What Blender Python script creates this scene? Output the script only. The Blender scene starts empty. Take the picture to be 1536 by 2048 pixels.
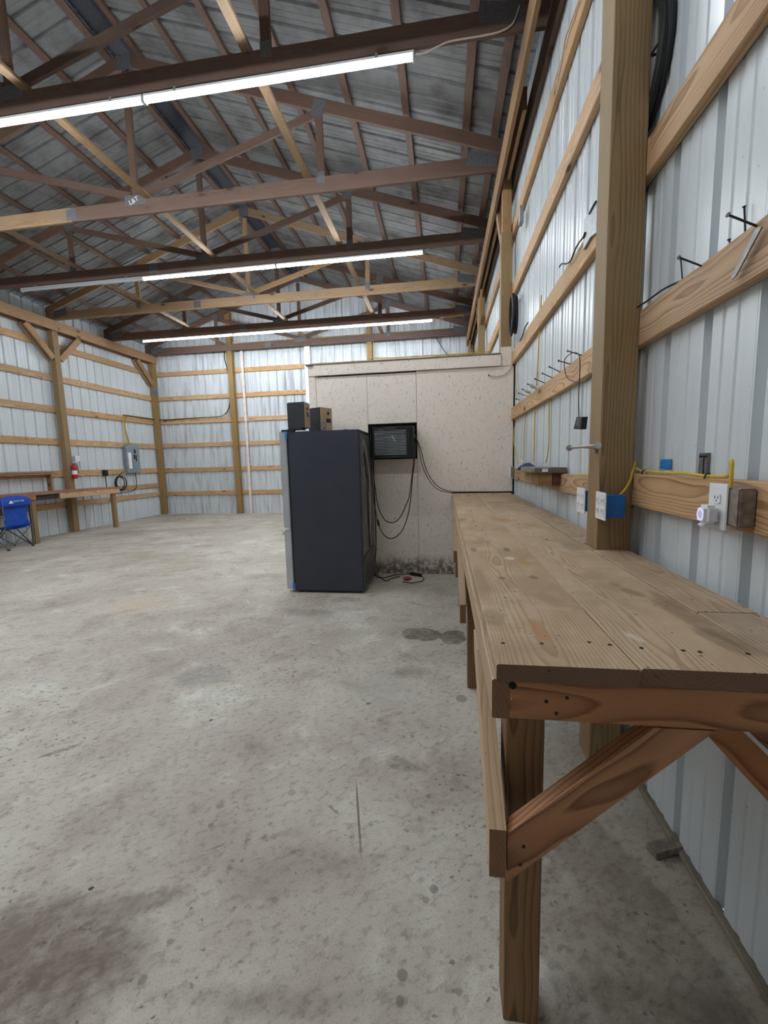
import bpy, bmesh, math, random
from mathutils import Matrix, Vector
random.seed(7)
SC = bpy.context.scene
COL = SC.collection
pi = math.pi

# ------------------------------------------------------------------ camera
H = 1.45
RM = [[0.99002, -0.00843, -0.140673], [0.138627, -0.121288, 0.98289], [-0.025347, -0.992582, -0.118909]]      # columns: camera right, down, forward in world axes (X right, Y down the barn, Z up)
cam = bpy.data.cameras.new('camera'); camo = bpy.data.objects.new('camera', cam); COL.objects.link(camo)
rx = Vector([r[0] for r in RM]); dn = Vector([r[1] for r in RM]); fw = Vector([r[2] for r in RM])
m3 = Matrix((rx, -dn, -fw)).transposed()
camo.matrix_world = Matrix.Translation((0, 0, H)) @ m3.to_4x4()
cam.sensor_fit = 'VERTICAL'; cam.sensor_height = 24.0; cam.lens = 838.243 / 2048 * 24.0
cam.clip_start = 0.05; cam.clip_end = 100
SC.camera = camo
# ------------------------------------------------------------------ world, exposure
w = bpy.data.worlds.new('world'); SC.world = w; w.use_nodes = True
w.node_tree.nodes['Background'].inputs[0].default_value = (0.55, 0.65, 0.8, 1)
w.node_tree.nodes['Background'].inputs[1].default_value = 0.3
vs = SC.view_settings
SC.display_settings.display_device = 'sRGB'
vs.view_transform = 'Standard'; vs.look = 'None'; vs.gamma = 1.0; vs.use_curve_mapping = False
vs.exposure = 1.78
TUBE = 30.0                      # emission strength of the LED diffusers
SC.cycles.use_denoising = True
SC.cycles.max_bounces = 5; SC.cycles.diffuse_bounces = 3; SC.cycles.glossy_bounces = 2; SC.cycles.transmission_bounces = 2
SC.cycles.use_adaptive_sampling = True; SC.cycles.adaptive_threshold = 0.08; SC.cycles.adaptive_min_samples = 16
SC.cycles.sample_clamp_indirect = 8

# ------------------------------------------------------------------ helpers
WM = {}
def reg(o, mat4): WM[o.name] = mat4; o.matrix_basis = mat4
def par(o, p):
    if p is not None:
        o.parent = p
        o.matrix_parent_inverse = WM[p.name].inverted()
def empty(name, loc=(0, 0, 0)):
    o = bpy.data.objects.new(name, None); COL.objects.link(o); o.empty_display_size = .1
    reg(o, Matrix.Translation(loc)); return o
def tag(o, label=None, cat=None, group=None, kind=None):
    if label: o['label'] = label
    if cat: o['category'] = cat
    if group: o['group'] = group
    if kind: o['kind'] = kind
    return o
def thing(name, label, cat, loc, group=None): return tag(empty(name, loc), label, cat, group)
def struct(name): return tag(empty(name), kind='structure')
def link_mesh(name, verts, faces, mat, parent=None, smooth=False, center=True, mats=None, midx=None):
    if center and verts:
        lo = [min(v[i] for v in verts) for i in range(3)]; hi = [max(v[i] for v in verts) for i in range(3)]
        c = Vector([(lo[i] + hi[i]) / 2 for i in range(3)])
    else: c = Vector((0, 0, 0))
    me = bpy.data.meshes.new(name)
    me.from_pydata([tuple(Vector(v) - c) for v in verts], [], faces)
    if mats:
        for q in mats: me.materials.append(q)
    else: me.materials.append(mat)
    if midx:
        for i, k in enumerate(midx): me.polygons[i].material_index = k
    if smooth: me.polygons.foreach_set('use_smooth', [True] * len(me.polygons))
    bm = bmesh.new(); bm.from_mesh(me); bmesh.ops.recalc_face_normals(bm, faces=bm.faces); bm.to_mesh(me); bm.free()
    o = bpy.data.objects.new(name, me); COL.objects.link(o)
    reg(o, Matrix.Translation(c)); par(o, parent)
    return o
class MB:
    def __init__(s): s.v = []; s.f = []; s.m = []; s.k = 0
    def add(s, v, f):
        n = len(s.v); s.v += [tuple(q) for q in v]; s.f += [tuple(i + n for i in q) for q in f]; s.m += [s.k] * len(f); return s
    def box(s, x0, x1, y0, y1, z0, z1, b=0.0):
        if b <= 0:
            v = [(x, y, z) for x in (x0, x1) for y in (y0, y1) for z in (z0, z1)]
            return s.add(v, [(0, 1, 3, 2), (4, 6, 7, 5), (0, 4, 5, 1), (2, 3, 7, 6), (0, 2, 6, 4), (1, 5, 7, 3)])
        bm = bmesh.new(); bmesh.ops.create_cube(bm, size=1)
        for q in bm.verts: q.co = Vector(((x0 + x1) / 2 + q.co.x * (x1 - x0), (y0 + y1) / 2 + q.co.y * (y1 - y0), (z0 + z1) / 2 + q.co.z * (z1 - z0)))
        bmesh.ops.bevel(bm, geom=list(bm.edges), offset=b, segments=2, affect='EDGES')
        bm.verts.index_update()
        s.add([q.co for q in bm.verts], [[q.index for q in f.verts] for f in bm.faces]); bm.free(); return s
    def prism(s, pts, axis, a, b):
        def P(u, v, t): return {'x': (t, u, v), 'y': (u, t, v), 'z': (u, v, t)}[axis]
        n = len(pts)
        v = [P(u, q, a) for u, q in pts] + [P(u, q, b) for u, q in pts]
        f = [tuple(range(n)), tuple(range(2 * n - 1, n - 1, -1))] + [(i, (i + 1) % n, n + (i + 1) % n, n + i) for i in range(n)]
        return s.add(v, f)
    def cyl(s, p0, p1, r, seg=16, r1=None):
        p0 = Vector(p0); p1 = Vector(p1); d = (p1 - p0).normalized(); r1 = r if r1 is None else r1
        u = d.orthogonal().normalized(); q = d.cross(u)
        v = [p0 + (u * math.cos(2 * pi * i / seg) + q * math.sin(2 * pi * i / seg)) * r for i in range(seg)]
        v += [p1 + (u * math.cos(2 * pi * i / seg) + q * math.sin(2 * pi * i / seg)) * r1 for i in range(seg)]
        f = [tuple(range(seg)), tuple(range(2 * seg - 1, seg - 1, -1))] + [(i, (i + 1) % seg, seg + (i + 1) % seg, seg + i) for i in range(seg)]
        return s.add(v, f)
    def lathe(s, prof, org, axis=(0, 0, 1), seg=24):
        ax = Vector(axis).normalized(); u = ax.orthogonal().normalized(); q = ax.cross(u); org = Vector(org)
        v = []; f = []
        for r, h in prof:
            for i in range(seg): v.append(org + ax * h + (u * math.cos(2 * pi * i / seg) + q * math.sin(2 * pi * i / seg)) * max(r, 1e-4))
        for k in range(len(prof) - 1):
            for i in range(seg): f.append((k * seg + i, k * seg + (i + 1) % seg, (k + 1) * seg + (i + 1) % seg, (k + 1) * seg + i))
        f += [tuple(range(seg)), tuple(range(len(v) - 1, len(v) - seg - 1, -1))]
        return s.add(v, f)
    def tube(s, pts, r, seg=8, smooth=4, closed=False):
        P = [Vector(p) for p in pts]
        if smooth > 1 and len(P) > 2:
            Q = []
            n = len(P)
            rng = range(n if closed else n - 1)
            for i in rng:
                g = (lambda k: P[k % n]) if closed else (lambda k: P[min(max(k, 0), n - 1)])
                a, b, c, d = g(i - 1), g(i), g(i + 1), g(i + 2)
                for t in range(smooth):
                    t /= smooth
                    Q.append(.5 * ((2 * b) + (c - a) * t + (2 * a - 5 * b + 4 * c - d) * t * t + (3 * b - a - 3 * c + d) * t ** 3))
            if not closed: Q.append(P[-1])
            P = Q
        n = len(P); v = []; f = []; u = None
        for i, p in enumerate(P):
            if closed: d = (P[(i + 1) % n] - P[i - 1])
            else: d = (P[min(i + 1, n - 1)] - P[max(i - 1, 0)])
            if d.length < 1e-7: d = Vector((0, 0, 1))
            d.normalize()
            u = d.orthogonal().normalized() if u is None else (u - d * u.dot(d)).normalized()
            q = d.cross(u)
            v += [p + (u * math.cos(2 * pi * k / seg) + q * math.sin(2 * pi * k / seg)) * r for k in range(seg)]
        for i in range(n if closed else n - 1):
            j = (i + 1) % n
            f += [(i * seg + k, i * seg + (k + 1) % seg, j * seg + (k + 1) % seg, j * seg + k) for k in range(seg)]
        if not closed: f += [tuple(range(seg)), tuple(range(len(v) - 1, len(v) - seg - 1, -1))]
        return s.add(v, f)
    def build(s, name, mat, parent=None, smooth=False, mats=None):
        o = link_mesh(name, s.v, s.f, mat, parent, smooth, mats=mats, midx=s.m if mats else None)
        if smooth:
            o.data.set_sharp_from_angle(angle=math.radians(40))
        return o
def box(name, a, mat, parent=None, b=0.002): return MB().box(*a, b=b).build(name, mat, parent)
def wire(name, pts, r, mat, parent=None, seg=8, smooth=5): return MB().tube(pts, r, seg, smooth).build(name, mat, parent, True)

# lumber: local X runs along the grain, Y is the board's width, Z its thickness
LM = {}
def lumber(name, p0, p1, wd, th, mat, parent=None, up=(0, 0, 1), cut0=0.0, cut1=0.0, twist=0.0):
    """board from p0 to p1 (centre line); `up` is the direction of its width; cut0/cut1 slant the ends (metres per width)"""
    p0 = Vector(p0); p1 = Vector(p1); L = (p1 - p0).length; X = (p1 - p0).normalized()
    Yv = Vector(up); Yv = (Yv - X * Yv.dot(X)).normalized(); Z = X.cross(Yv)
    key = (round(L, 3), wd, th, mat.name, round(cut0, 3), round(cut1, 3))
    me = LM.get(key)
    if me is None:
        c = 0.0035; hw, ht = wd / 2, th / 2
        sec = [(-hw + c, -ht), (hw - c, -ht), (hw, -ht + c), (hw, ht - c), (hw - c, ht), (-hw + c, ht), (-hw, ht - c), (-hw, -ht + c)]
        nl = max(1, int(L / 0.9)) if L > 1.5 else 1
        v = []; f = []
        rr = random.Random(int(L * 1000) + int(wd * 1e4))
        for k in range(nl + 1):
            wob = 0 if k in (0, nl) else rr.uniform(-.0035, .0035)
            wob2 = 0 if k in (0, nl) else rr.uniform(-.003, .003)
            for y, z in sec:
                x = -L / 2 + L * k / nl
                if k == 0: x += cut0 * y
                if k == nl: x += cut1 * y
                v.append((x, y + wob, z + wob2))
        for k in range(nl):
            f += [(k * 8 + i, k * 8 + (i + 1) % 8, k * 8 + 8 + (i + 1) % 8, k * 8 + 8 + i) for i in range(8)]
        f += [tuple(range(8)), tuple(range(8 * nl + 7, 8 * nl - 1, -1))]
        me = bpy.data.meshes.new(name); me.from_pydata(v, [], f); me.materials.append(mat)
        bm = bmesh.new(); bm.from_mesh(me); bmesh.ops.recalc_face_normals(bm, faces=bm.faces); bm.to_mesh(me); bm.free()
        LM[key] = me
    o = bpy.data.objects.new(name, me); COL.objects.link(o)
    R = Matrix((X, Yv, Z)).transposed().to_4x4()
    reg(o, Matrix.Translation((p0 + p1) / 2) @ R); par(o, parent)
    return o

# ------------------------------------------------------------------ materials
def srgb(r, g, b):
    f = lambda c: (c / 255 / 12.92) if c / 255 <= .04045 else ((c / 255 + .055) / 1.055) ** 2.4
    return (f(r), f(g), f(b), 1)
class NT:
    def __init__(s, name, rough=.5, metal=0.0):
        s.m = bpy.data.materials.new(name); s.m.use_nodes = True; s.t = s.m.node_tree; s.n = s.t.nodes; s.l = s.t.links
        s.b = s.n['Principled BSDF']; s.b.inputs['Roughness'].default_value = rough; s.b.inputs['Metallic'].default_value = metal
        s.tc = s.n.new('ShaderNodeTexCoord')
    def put(s, sock, v):
        if isinstance(v, bpy.types.NodeSocket): s.l.new(v, sock)
        elif v is not None: sock.default_value = v
    def math(s, op, a, b=None, c=None, clamp=False):
        n = s.n.new('ShaderNodeMath'); n.operation = op; n.use_clamp = clamp
        s.put(n.inputs[0], a); s.put(n.inputs[1], b)
        if c is not None: s.put(n.inputs[2], c)
        return n.outputs[0]
    def vmath(s, op, a, b=None):
        n = s.n.new('ShaderNodeVectorMath'); n.operation = op; s.put(n.inputs[0], a); s.put(n.inputs[1], b)
        return n.outputs[0]
    def noise(s, v, scale, detail=3, rough=.5, dist=0.0):
        n = s.n.new('ShaderNodeTexNoise'); s.put(n.inputs['Vector'], v); n.inputs['Scale'].default_value = scale
        n.inputs['Detail'].default_value = detail; n.inputs['Roughness'].default_value = rough; n.inputs['Distortion'].default_value = dist
        return n.outputs['Fac']
    def voro(s, v, scale, rnd=1.0):
        n = s.n.new('ShaderNodeTexVoronoi'); s.put(n.inputs['Vector'], v); n.inputs['Scale'].default_value = scale; n.inputs['Randomness'].default_value = rnd
        return n.outputs['Distance'], n.outputs['Color']
    def ramp(s, f, stops):
        n = s.n.new('ShaderNodeValToRGB'); s.put(n.inputs[0], f); e = n.color_ramp.elements
        while len(e) < len(stops): e.new(.5)
        for q, (p, c) in zip(e, stops): q.position = p; q.color = c if isinstance(c, tuple) else (c, c, c, 1)
        return n.outputs[0]
    def step(s, f, a, b):      # smooth 0..1 between a and b
        n = s.n.new('ShaderNodeMapRange'); n.interpolation_type = 'SMOOTHSTEP'; s.put(n.inputs[0], f)
        n.inputs[1].default_value = a; n.inputs[2].default_value = b; return n.outputs[0]
    def mix(s, f, a, b, mode='MIX'):
        n = s.n.new('ShaderNodeMix'); n.data_type = 'RGBA'; n.blend_type = mode
        s.put(n.inputs[0], f); s.put(n.inputs[6], a); s.put(n.inputs[7], b); return n.outputs[2]
    def sep(s, v):
        n = s.n.new('ShaderNodeSeparateXYZ'); s.put(n.inputs[0], v); return n.outputs
    def comb(s, x, y, z):
        n = s.n.new('ShaderNodeCombineXYZ'); s.put(n.inputs[0], x); s.put(n.inputs[1], y); s.put(n.inputs[2], z); return n.outputs[0]
    def bump(s, h, dist=.002, st=.5):
        n = s.n.new('ShaderNodeBump'); s.put(n.inputs['Height'], h); n.inputs['Distance'].default_value = dist; n.inputs['Strength'].default_value = st
        s.l.new(n.outputs[0], s.b.inputs['Normal'])
    def color(s, c): s.put(s.b.inputs['Base Color'], c)
    def rnd(s):
        n = s.n.new('ShaderNodeObjectInfo'); return n.outputs['Random']
def plain(name, c, rough=.5, metal=0.0, var=.06, scale=30, spec=None):
    t = NT(name, rough, metal)
    n = t.noise(t.tc.outputs['Object'], scale, 3)
    d = tuple(x * (1 - var * 2.2) for x in c[:3]) + (1,); l = tuple(min(1, x * (1 + var)) for x in c[:3]) + (1,)
    t.color(t.ramp(n, [(.3, d), (.7, l)]))
    return t.m
def emis(name, c, st):
    m = bpy.data.materials.new(name); m.use_nodes = True; b = m.node_tree.nodes['Principled BSDF']
    b.inputs['Base Color'].default_value = (.8, .8, .8, 1); b.inputs['Emission Color'].default_value = c; b.inputs['Emission Strength'].default_value = st
    return m

def wood(name, light, dark, knot=srgb(70, 40, 25), ring=.010, contrast=.6, knots=.6, fuzz=.25, dirt=None, dirtamt=0.0, rough=.7, cell=.42, extra=None, endc=None):
    t = NT(name, rough)
    r = t.rnd()
    off = t.comb(t.math('MULTIPLY', r, 37.0), t.math('MULTIPLY', r, 5.3), t.math('MULTIPLY', r, 9.1))
    p = t.tc.outputs['Object']
    po = t.vmath('ADD', p, off)
    x, y, z = t.sep(p)[:3]
    # knots: sparse cells, stretched along the board
    kv = t.vmath('MULTIPLY', po, (1 / cell, 5.5, 5.5))
    kd, kc = t.voro(kv, 1.0, .9)
    kr = t.sep(kc)[0]
    kon = t.math('GREATER_THAN', kr, 1 - knots)
    kn = t.math('MULTIPLY', t.step(kd, .16, .08), kon)
    kw = t.math('MULTIPLY', t.math('EXPONENT', t.math('MULTIPLY', t.math('MULTIPLY', kd, kd), -14.0)), kon)
    # growth rings about a wandering pith
    wv = t.vmath('MULTIPLY', po, (.9, 4.0, 4.0))
    w1 = t.math('SUBTRACT', t.noise(wv, 1.0, 2, .45), .5)
    w1b = t.math('SUBTRACT', t.noise(t.vmath('ADD', t.vmath('MULTIPLY', po, (1.6, 5.0, 5.0)), (3.1, 7.7, 1.3)), 1.0, 2, .5), .5)
    wv2 = t.vmath('MULTIPLY', po, (3.5, 30, 30))
    w2 = t.math('SUBTRACT', t.noise(wv2, 1.0, 2, .5), .5)
    yy = t.math('ADD', y, t.math('MULTIPLY', t.math('SUBTRACT', r, .5), .11))
    yy = t.math('ADD', yy, t.math('MULTIPLY', w1, .10))
    zz = t.math('ADD', z, t.math('ADD', .045, t.math('MULTIPLY', t.math('FRACT', t.math('MULTIPLY', r, 7.13)), .05)))
    zz = t.math('ADD', zz, t.math('MULTIPLY', w1b, .075))
    d = t.math('SQRT', t.math('ADD', t.math('MULTIPLY', yy, yy), t.math('MULTIPLY', zz, zz)))
    d = t.math('ADD', d, t.math('MULTIPLY', kw, .022))
    d = t.math('ADD', d, t.math('MULTIPLY', w2, .004))
    ph = t.math('FRACT', t.math('DIVIDE', d, ring))
    g = t.ramp(ph, [(0.0, .0), (.55, .35), (.86, 1.0), (1.0, .0)])
    fib = t.noise(t.vmath('MULTIPLY', po, (6, 420, 420)), 1.0, 2, .6)
    lown = t.noise(t.vmath('MULTIPLY', po, (2.5, 14, 14)), 1.0, 2, .5)
    g = t.math('MULTIPLY', g, t.math('MULTIPLY', t.math('ADD', .35, t.math('MULTIPLY', lown, 1.3)), contrast))
    g = t.math('ADD', g, t.math('MULTIPLY', t.math('SUBTRACT', fib, .5), fuzz))
    big = t.noise(t.vmath('MULTIPLY', po, (1.5, 8, 8)), 1.0, 3, .5)
    g = t.math('ADD', g, t.math('MULTIPLY', t.math('SUBTRACT', big, .5), .35), clamp=True)
    c = t.mix(g, light, dark)
    hsv = t.n.new('ShaderNodeHueSaturation'); t.put(hsv.inputs['Color'], c)
    t.put(hsv.inputs['Value'], t.math('ADD', .88, t.math('MULTIPLY', t.math('FRACT', t.math('MULTIPLY', r, 13.7)), .24)))
    t.put(hsv.inputs['Saturation'], t.math('ADD', .9, t.math('MULTIPLY', t.math('FRACT', t.math('MULTIPLY', r, 31.7)), .2)))
    c = hsv.outputs[0]
    c = t.mix(t.math('MULTIPLY', kw, .35), c, dark)
    c = t.mix(t.math('MULTIPLY', kn, .85), c, knot)
    if dirt is not None:
        dn_ = t.noise(po, 3.2, 5, .62, .3)
        c = t.mix(t.math('MULTIPLY', t.step(dn_, .42, .72), dirtamt), c, dirt)
        sp = t.noise(po, 55, 2, .5)
        c = t.mix(t.math('MULTIPLY', t.step(sp, .70, .78), .75), c, srgb(60, 48, 38))
    nx = t.sep(t.tc.outputs['Normal'])[0]
    eg = t.math('GREATER_THAN', t.math('ABSOLUTE', nx), .8)
    c = t.mix(t.math('MULTIPLY', eg, .8), c, endc or dark)
    if extra:
        gp_ = t.n.new('ShaderNodeNewGeometry').outputs['Position']; gx, gy, _ = t.sep(gp_)[:3]
        wq = t.math('SUBTRACT', t.noise(gp_, 14, 4, .6), .5)
        for ex_, ey_, ra, rb, colr, amt, an in extra:
            dx = t.math('ADD', t.math('SUBTRACT', gx, ex_), t.math('MULTIPLY', wq, min(ra, .03))); dy = t.math('SUBTRACT', gy, ey_); ca, sa = math.cos(an), math.sin(an)
            u = t.math('DIVIDE', t.math('ADD', t.math('MULTIPLY', dx, ca), t.math('MULTIPLY', dy, sa)), ra)
            w_ = t.math('DIVIDE', t.math('SUBTRACT', t.math('MULTIPLY', dy, ca), t.math('MULTIPLY', dx, sa)), rb)
            d2 = t.math('SQRT', t.math('ADD', t.math('MULTIPLY', u, u), t.math('MULTIPLY', w_, w_)))
            c = t.mix(t.math('MULTIPLY', t.step(d2, 1.15, .65), amt), c, colr)
        dst = t.noise(gp_, 7, 6, .7, .4)
        c = t.mix(t.math('MULTIPLY', t.math('MULTIPLY', t.step(dst, .48, .7), .35), t.math('GREATER_THAN', t.sep(t.n.new('ShaderNodeNewGeometry').outputs['Normal'])[2], .7)), c, srgb(206, 188, 164))
        sv, svc = t.voro(gp_, 38)
        c = t.mix(t.math('MULTIPLY', t.math('MULTIPLY', t.step(sv, .16, .09), t.math('GREATER_THAN', t.sep(svc)[0], .8)), .8), c, srgb(52, 42, 34))
    t.color(c)
    t.bump(t.math('ADD', g, t.math('MULTIPLY', fib, .5)), .0012, .35)
    return t.m
M = {}
def B(p, *a): return (p[0][0], p[0][1]) + a
_k = srgb(84, 72, 60); _b = srgb(120, 96, 72); _y = srgb(170, 132, 70); _w = srgb(214, 204, 190)
BENCH = [B([(0.568,1.331,1.037)], .022, .05, _b, .65, .3), B([(0.623,1.100,1.037)], .035, .20, _b, .6, .12), B([(0.607,0.987,1.037)], .028, .09, _k, .4, .1), B([(0.632,1.260,1.037)], .02, .09, _b, .5, .1),
    B([(0.546,1.413,1.037)], .016, .03, _b, .45, 0), B([(0.137,1.930,1.037)], .016, .045, _k, .7, 0), B([(0.282,1.933,1.037)], .016, .045, _k, .7, 0), B([(0.210,2.176,1.037)], .04, .09, _b, .5, 0),
    B([(0.320,1.697,1.037)], .02, .07, _y, .7, 0), B([(0.307,1.472,1.037)], .016, .024, _k, .55, 0), B([(0.199,1.461,1.037)], .014, .02, _k, .6, 0), B([(0.386,2.905,1.037)], .07, .10, _y, .6, .5),
    B([(0.129,2.915,1.037)], .035, .09, _b, .5, 0), B([(0.125,1.087,1.037)], .035, .06, _b, .5, 0), B([(0.225,1.007,1.037)], .018, .07, srgb(176, 118, 70), .55, .1), B([(0.469,2.579,1.037)], .04, .05, _y, .5, .4),
    B([(0.759,3.839,1.037)], .05, .20, _b, .6, 0), B([(0.271,1.756,1.037)], .02, .03, _w, .8, 0), B([(0.431,0.986,1.037)], .01, .03, _w, .6, .3), B([(0.120,1.408,1.037)], .03, .2, _b, .35, 0), B([(0.596,1.994,1.037)], .05, .12, _k, .3, 0)]
M['girt'] = wood('girt_pine', srgb(208, 172, 130), srgb(140, 96, 58), contrast=.75)
M['pine'] = wood('brace_pine', srgb(146, 122, 94), srgb(110, 84, 60), contrast=.5)
M['post'] = wood('treated_post', srgb(160, 132, 90), srgb(98, 72, 42), ring=.014, contrast=.6, knots=.4, cell=.7)
M['truss'] = wood('truss_pine', srgb(108, 85, 73), srgb(76, 55, 45), contrast=.4, fuzz=.3, knots=.45)
M['truss2'] = wood('truss_pine_lit_and_pale', srgb(160, 131, 98), srgb(116, 86, 58), contrast=.5, knots=.6)  # paler truss pine: lamplight in the colour of one truss, one board's own tone
M['header'] = wood('header_pine', srgb(168, 134, 98), srgb(122, 86, 58), contrast=.5)
M['plank'] = wood('bench_plank', srgb(184, 162, 137), srgb(132, 105, 79), ring=.008, contrast=.65, knots=.12, fuzz=.4, dirt=srgb(140, 112, 84), dirtamt=.45, endc=srgb(98, 66, 48), rough=.8, extra=BENCH)
M['rim'] = wood('bench_rim', srgb(184, 128, 82), srgb(108, 62, 34), ring=.009, contrast=.8, knots=.25)
M['rimpale'] = wood('bench_rim_weathered', srgb(200, 172, 140), srgb(150, 116, 84), ring=.009, contrast=.6, knots=.25, endc=srgb(120, 74, 44), dirt=srgb(130, 106, 82), dirtamt=.3)
M['leg'] = wood('bench_leg', srgb(150, 112, 70), srgb(88, 58, 32), ring=.011, contrast=.75, knots=.35)
M['oldwood'] = wood('weathered_plank', srgb(150, 142, 126), srgb(104, 96, 82), contrast=.5, knots=.2, dirt=srgb(90, 82, 70), dirtamt=.5)
M['redwood'] = wood('stained_top', srgb(170, 118, 94), srgb(128, 80, 62), contrast=.4, knots=.2, dirt=srgb(110, 76, 62), dirtamt=.5)
M['nearblack'] = wood('near_black_board', srgb(52, 48, 48), srgb(30, 27, 27), contrast=.4, knots=.1)  # near-black tone for one set-back rim piece of the left bench
M['darkwood'] = wood('dark_block', srgb(104, 56, 40), srgb(66, 32, 24), contrast=.4, knots=.1)

def sheet(name, base, dirt, amt, metal=0.0, rough=.35, spots=.5, vert=True, bump=.0006):
    t = NT(name, rough, metal)
    r = t.rnd(); off = t.comb(t.math('MULTIPLY', r, 23.0), t.math('MULTIPLY', r, 11.0), t.math('MULTIPLY', r, 7.0))
    po = t.vmath('ADD', t.tc.outputs['Object'], off)
    st = t.noise(t.vmath('MULTIPLY', po, (9, 9, .8) if vert else (3, 3, 3)), 1.0, 5, .6)
    c = t.mix(t.math('MULTIPLY', t.step(st, .42, .75), amt), base, dirt)
    sp = t.noise(po, 42, 2, .5)
    c = t.mix(t.math('MULTIPLY', t.step(sp, .72, .77), spots), c, srgb(70, 66, 60))
    v, _ = t.voro(po, 9.0)
    c = t.mix(t.math('MULTIPLY', t.step(v, .045, .025), spots), c, srgb(55, 52, 48))
    t.color(c)
    t.put(t.b.inputs['Roughness'], t.math('ADD', rough - .06, t.math('MULTIPLY', st, .2)))
    wv = t.noise(t.vmath('MULTIPLY', po, (2, 2, 1.2)), 1.0, 2)
    t.bump(wv, .03, .12)
    return t.m
M['wallmetal'] = sheet('white_wall_steel', srgb(214, 221, 226), srgb(186, 192, 196), .35, 0, .30, .3)
M['backmetal'] = sheet('back_wall_steel', srgb(206, 212, 217), srgb(140, 143, 150), .8, 0, .38, .3)
M['roofmetal'] = sheet('roof_steel', srgb(124, 125, 127), srgb(78, 76, 75), .8, .1, .6, .95, vert=False)
M['ridge'] = plain('shaded_ridge_steel', srgb(62, 65, 74), .6, .1)  # roof steel darkened, with the shade under the ridge put into its colour
M['galv'] = plain('galvanised_steel', srgb(160, 163, 167), .5, .45, .12, 60)
M['gusset'] = plain('dull_truss_plate', srgb(112, 112, 116), .55, .3, .12, 40)
M['whitetrim'] = plain('white_trim_steel', srgb(236, 242, 246), .4, 0, .04, 8)
M['pinktrim'] = plain('primed_trim', srgb(230, 216, 208), .6, 0, .08, 8)
M['black'] = plain('black_plastic', srgb(24, 25, 28), .45, 0, .1)
M['rubber'] = plain('black_rubber', srgb(20, 20, 22), .55, 0, .1)
M['wiredark'] = plain('brown_black_cord', srgb(48, 30, 26), .5, 0, .1)
M['yellow'] = plain('yellow_cable', srgb(214, 180, 62), .45, 0, .08)
M['whitecable'] = plain('white_cable', srgb(206, 196, 182), .5, 0, .05)
M['white'] = plain('white_plastic', srgb(236, 238, 240), .35, 0, .02)
M['blue'] = plain('blue_box_plastic', srgb(20, 104, 186), .45, 0, .06)
M['tape'] = plain('blue_tape', srgb(36, 126, 204), .6, 0, .08)
M['chrome'] = plain('brushed_nickel', srgb(190, 188, 182), .25, .9, .03)
M['nail'] = plain('nail_steel', srgb(60, 58, 60), .4, .7, .1)
M['dustbox'] = plain('dusty_steel_box', srgb(150, 140, 130), .6, .3, .2, 40)
M['bar'] = plain('grey_steel_bar', srgb(126, 124, 124), .45, .6, .12, 40)
M['fridge'] = plain('fridge_side_paint', srgb(54, 58, 70), .42, 0, .05, 5)
M['fridgedoor'] = plain('stainless_door_edge', srgb(190, 192, 196), .35, .3, .05, 6)
M['fridgeback'] = plain('fridge_back_steel', srgb(120, 122, 120), .5, .5, .1, 12)
M['speaker'] = plain('black_vinyl', srgb(44, 46, 52), .5, 0, .06, 20)
M['mdf'] = plain('tan_speaker_back', srgb(186, 162, 130), .6, 0, .08, 20)
M['fins'] = plain('condenser_fins', srgb(160, 165, 170), .4, .15, .1, 20)
M['navy'] = plain('navy_cloth', srgb(40, 58, 104), .9, 0, .15, 30)
M['chairblue'] = plain('blue_chair_fabric', srgb(26, 78, 178), .8, 0, .1, 14)
M['chairsteel'] = plain('grey_chair_tube', srgb(120, 124, 128), .4, .5, .05)
M['red'] = plain('red_enamel', srgb(176, 28, 34), .35, 0, .05)
M['panelgrey'] = plain('grey_enamel', srgb(138, 152, 162), .45, 0, .06, 10)
M['orange'] = plain('orange_plug', srgb(150, 62, 40), .5, 0, .1)
M['paper'] = plain('white_paper', srgb(240, 242, 246), .7, 0, .02)
M['lens'] = plain('clear_unlit_tube', srgb(190, 196, 200), .25, 0, .03)
M['led'] = emis('led_diffuser', (.90, .96, 1, 1), TUBE)
M['glowring'] = emis('violet_led_ring', (.25, .22, 1, 1), .6)
M['dark'] = plain('black_part_and_shade', srgb(16, 16, 17), .9, 0, .1)  # black for small dark parts; also stands for shade in the wall gap
M['pvc'] = plain('white_pipe', srgb(216, 218, 214), .5, 0, .05)

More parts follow.
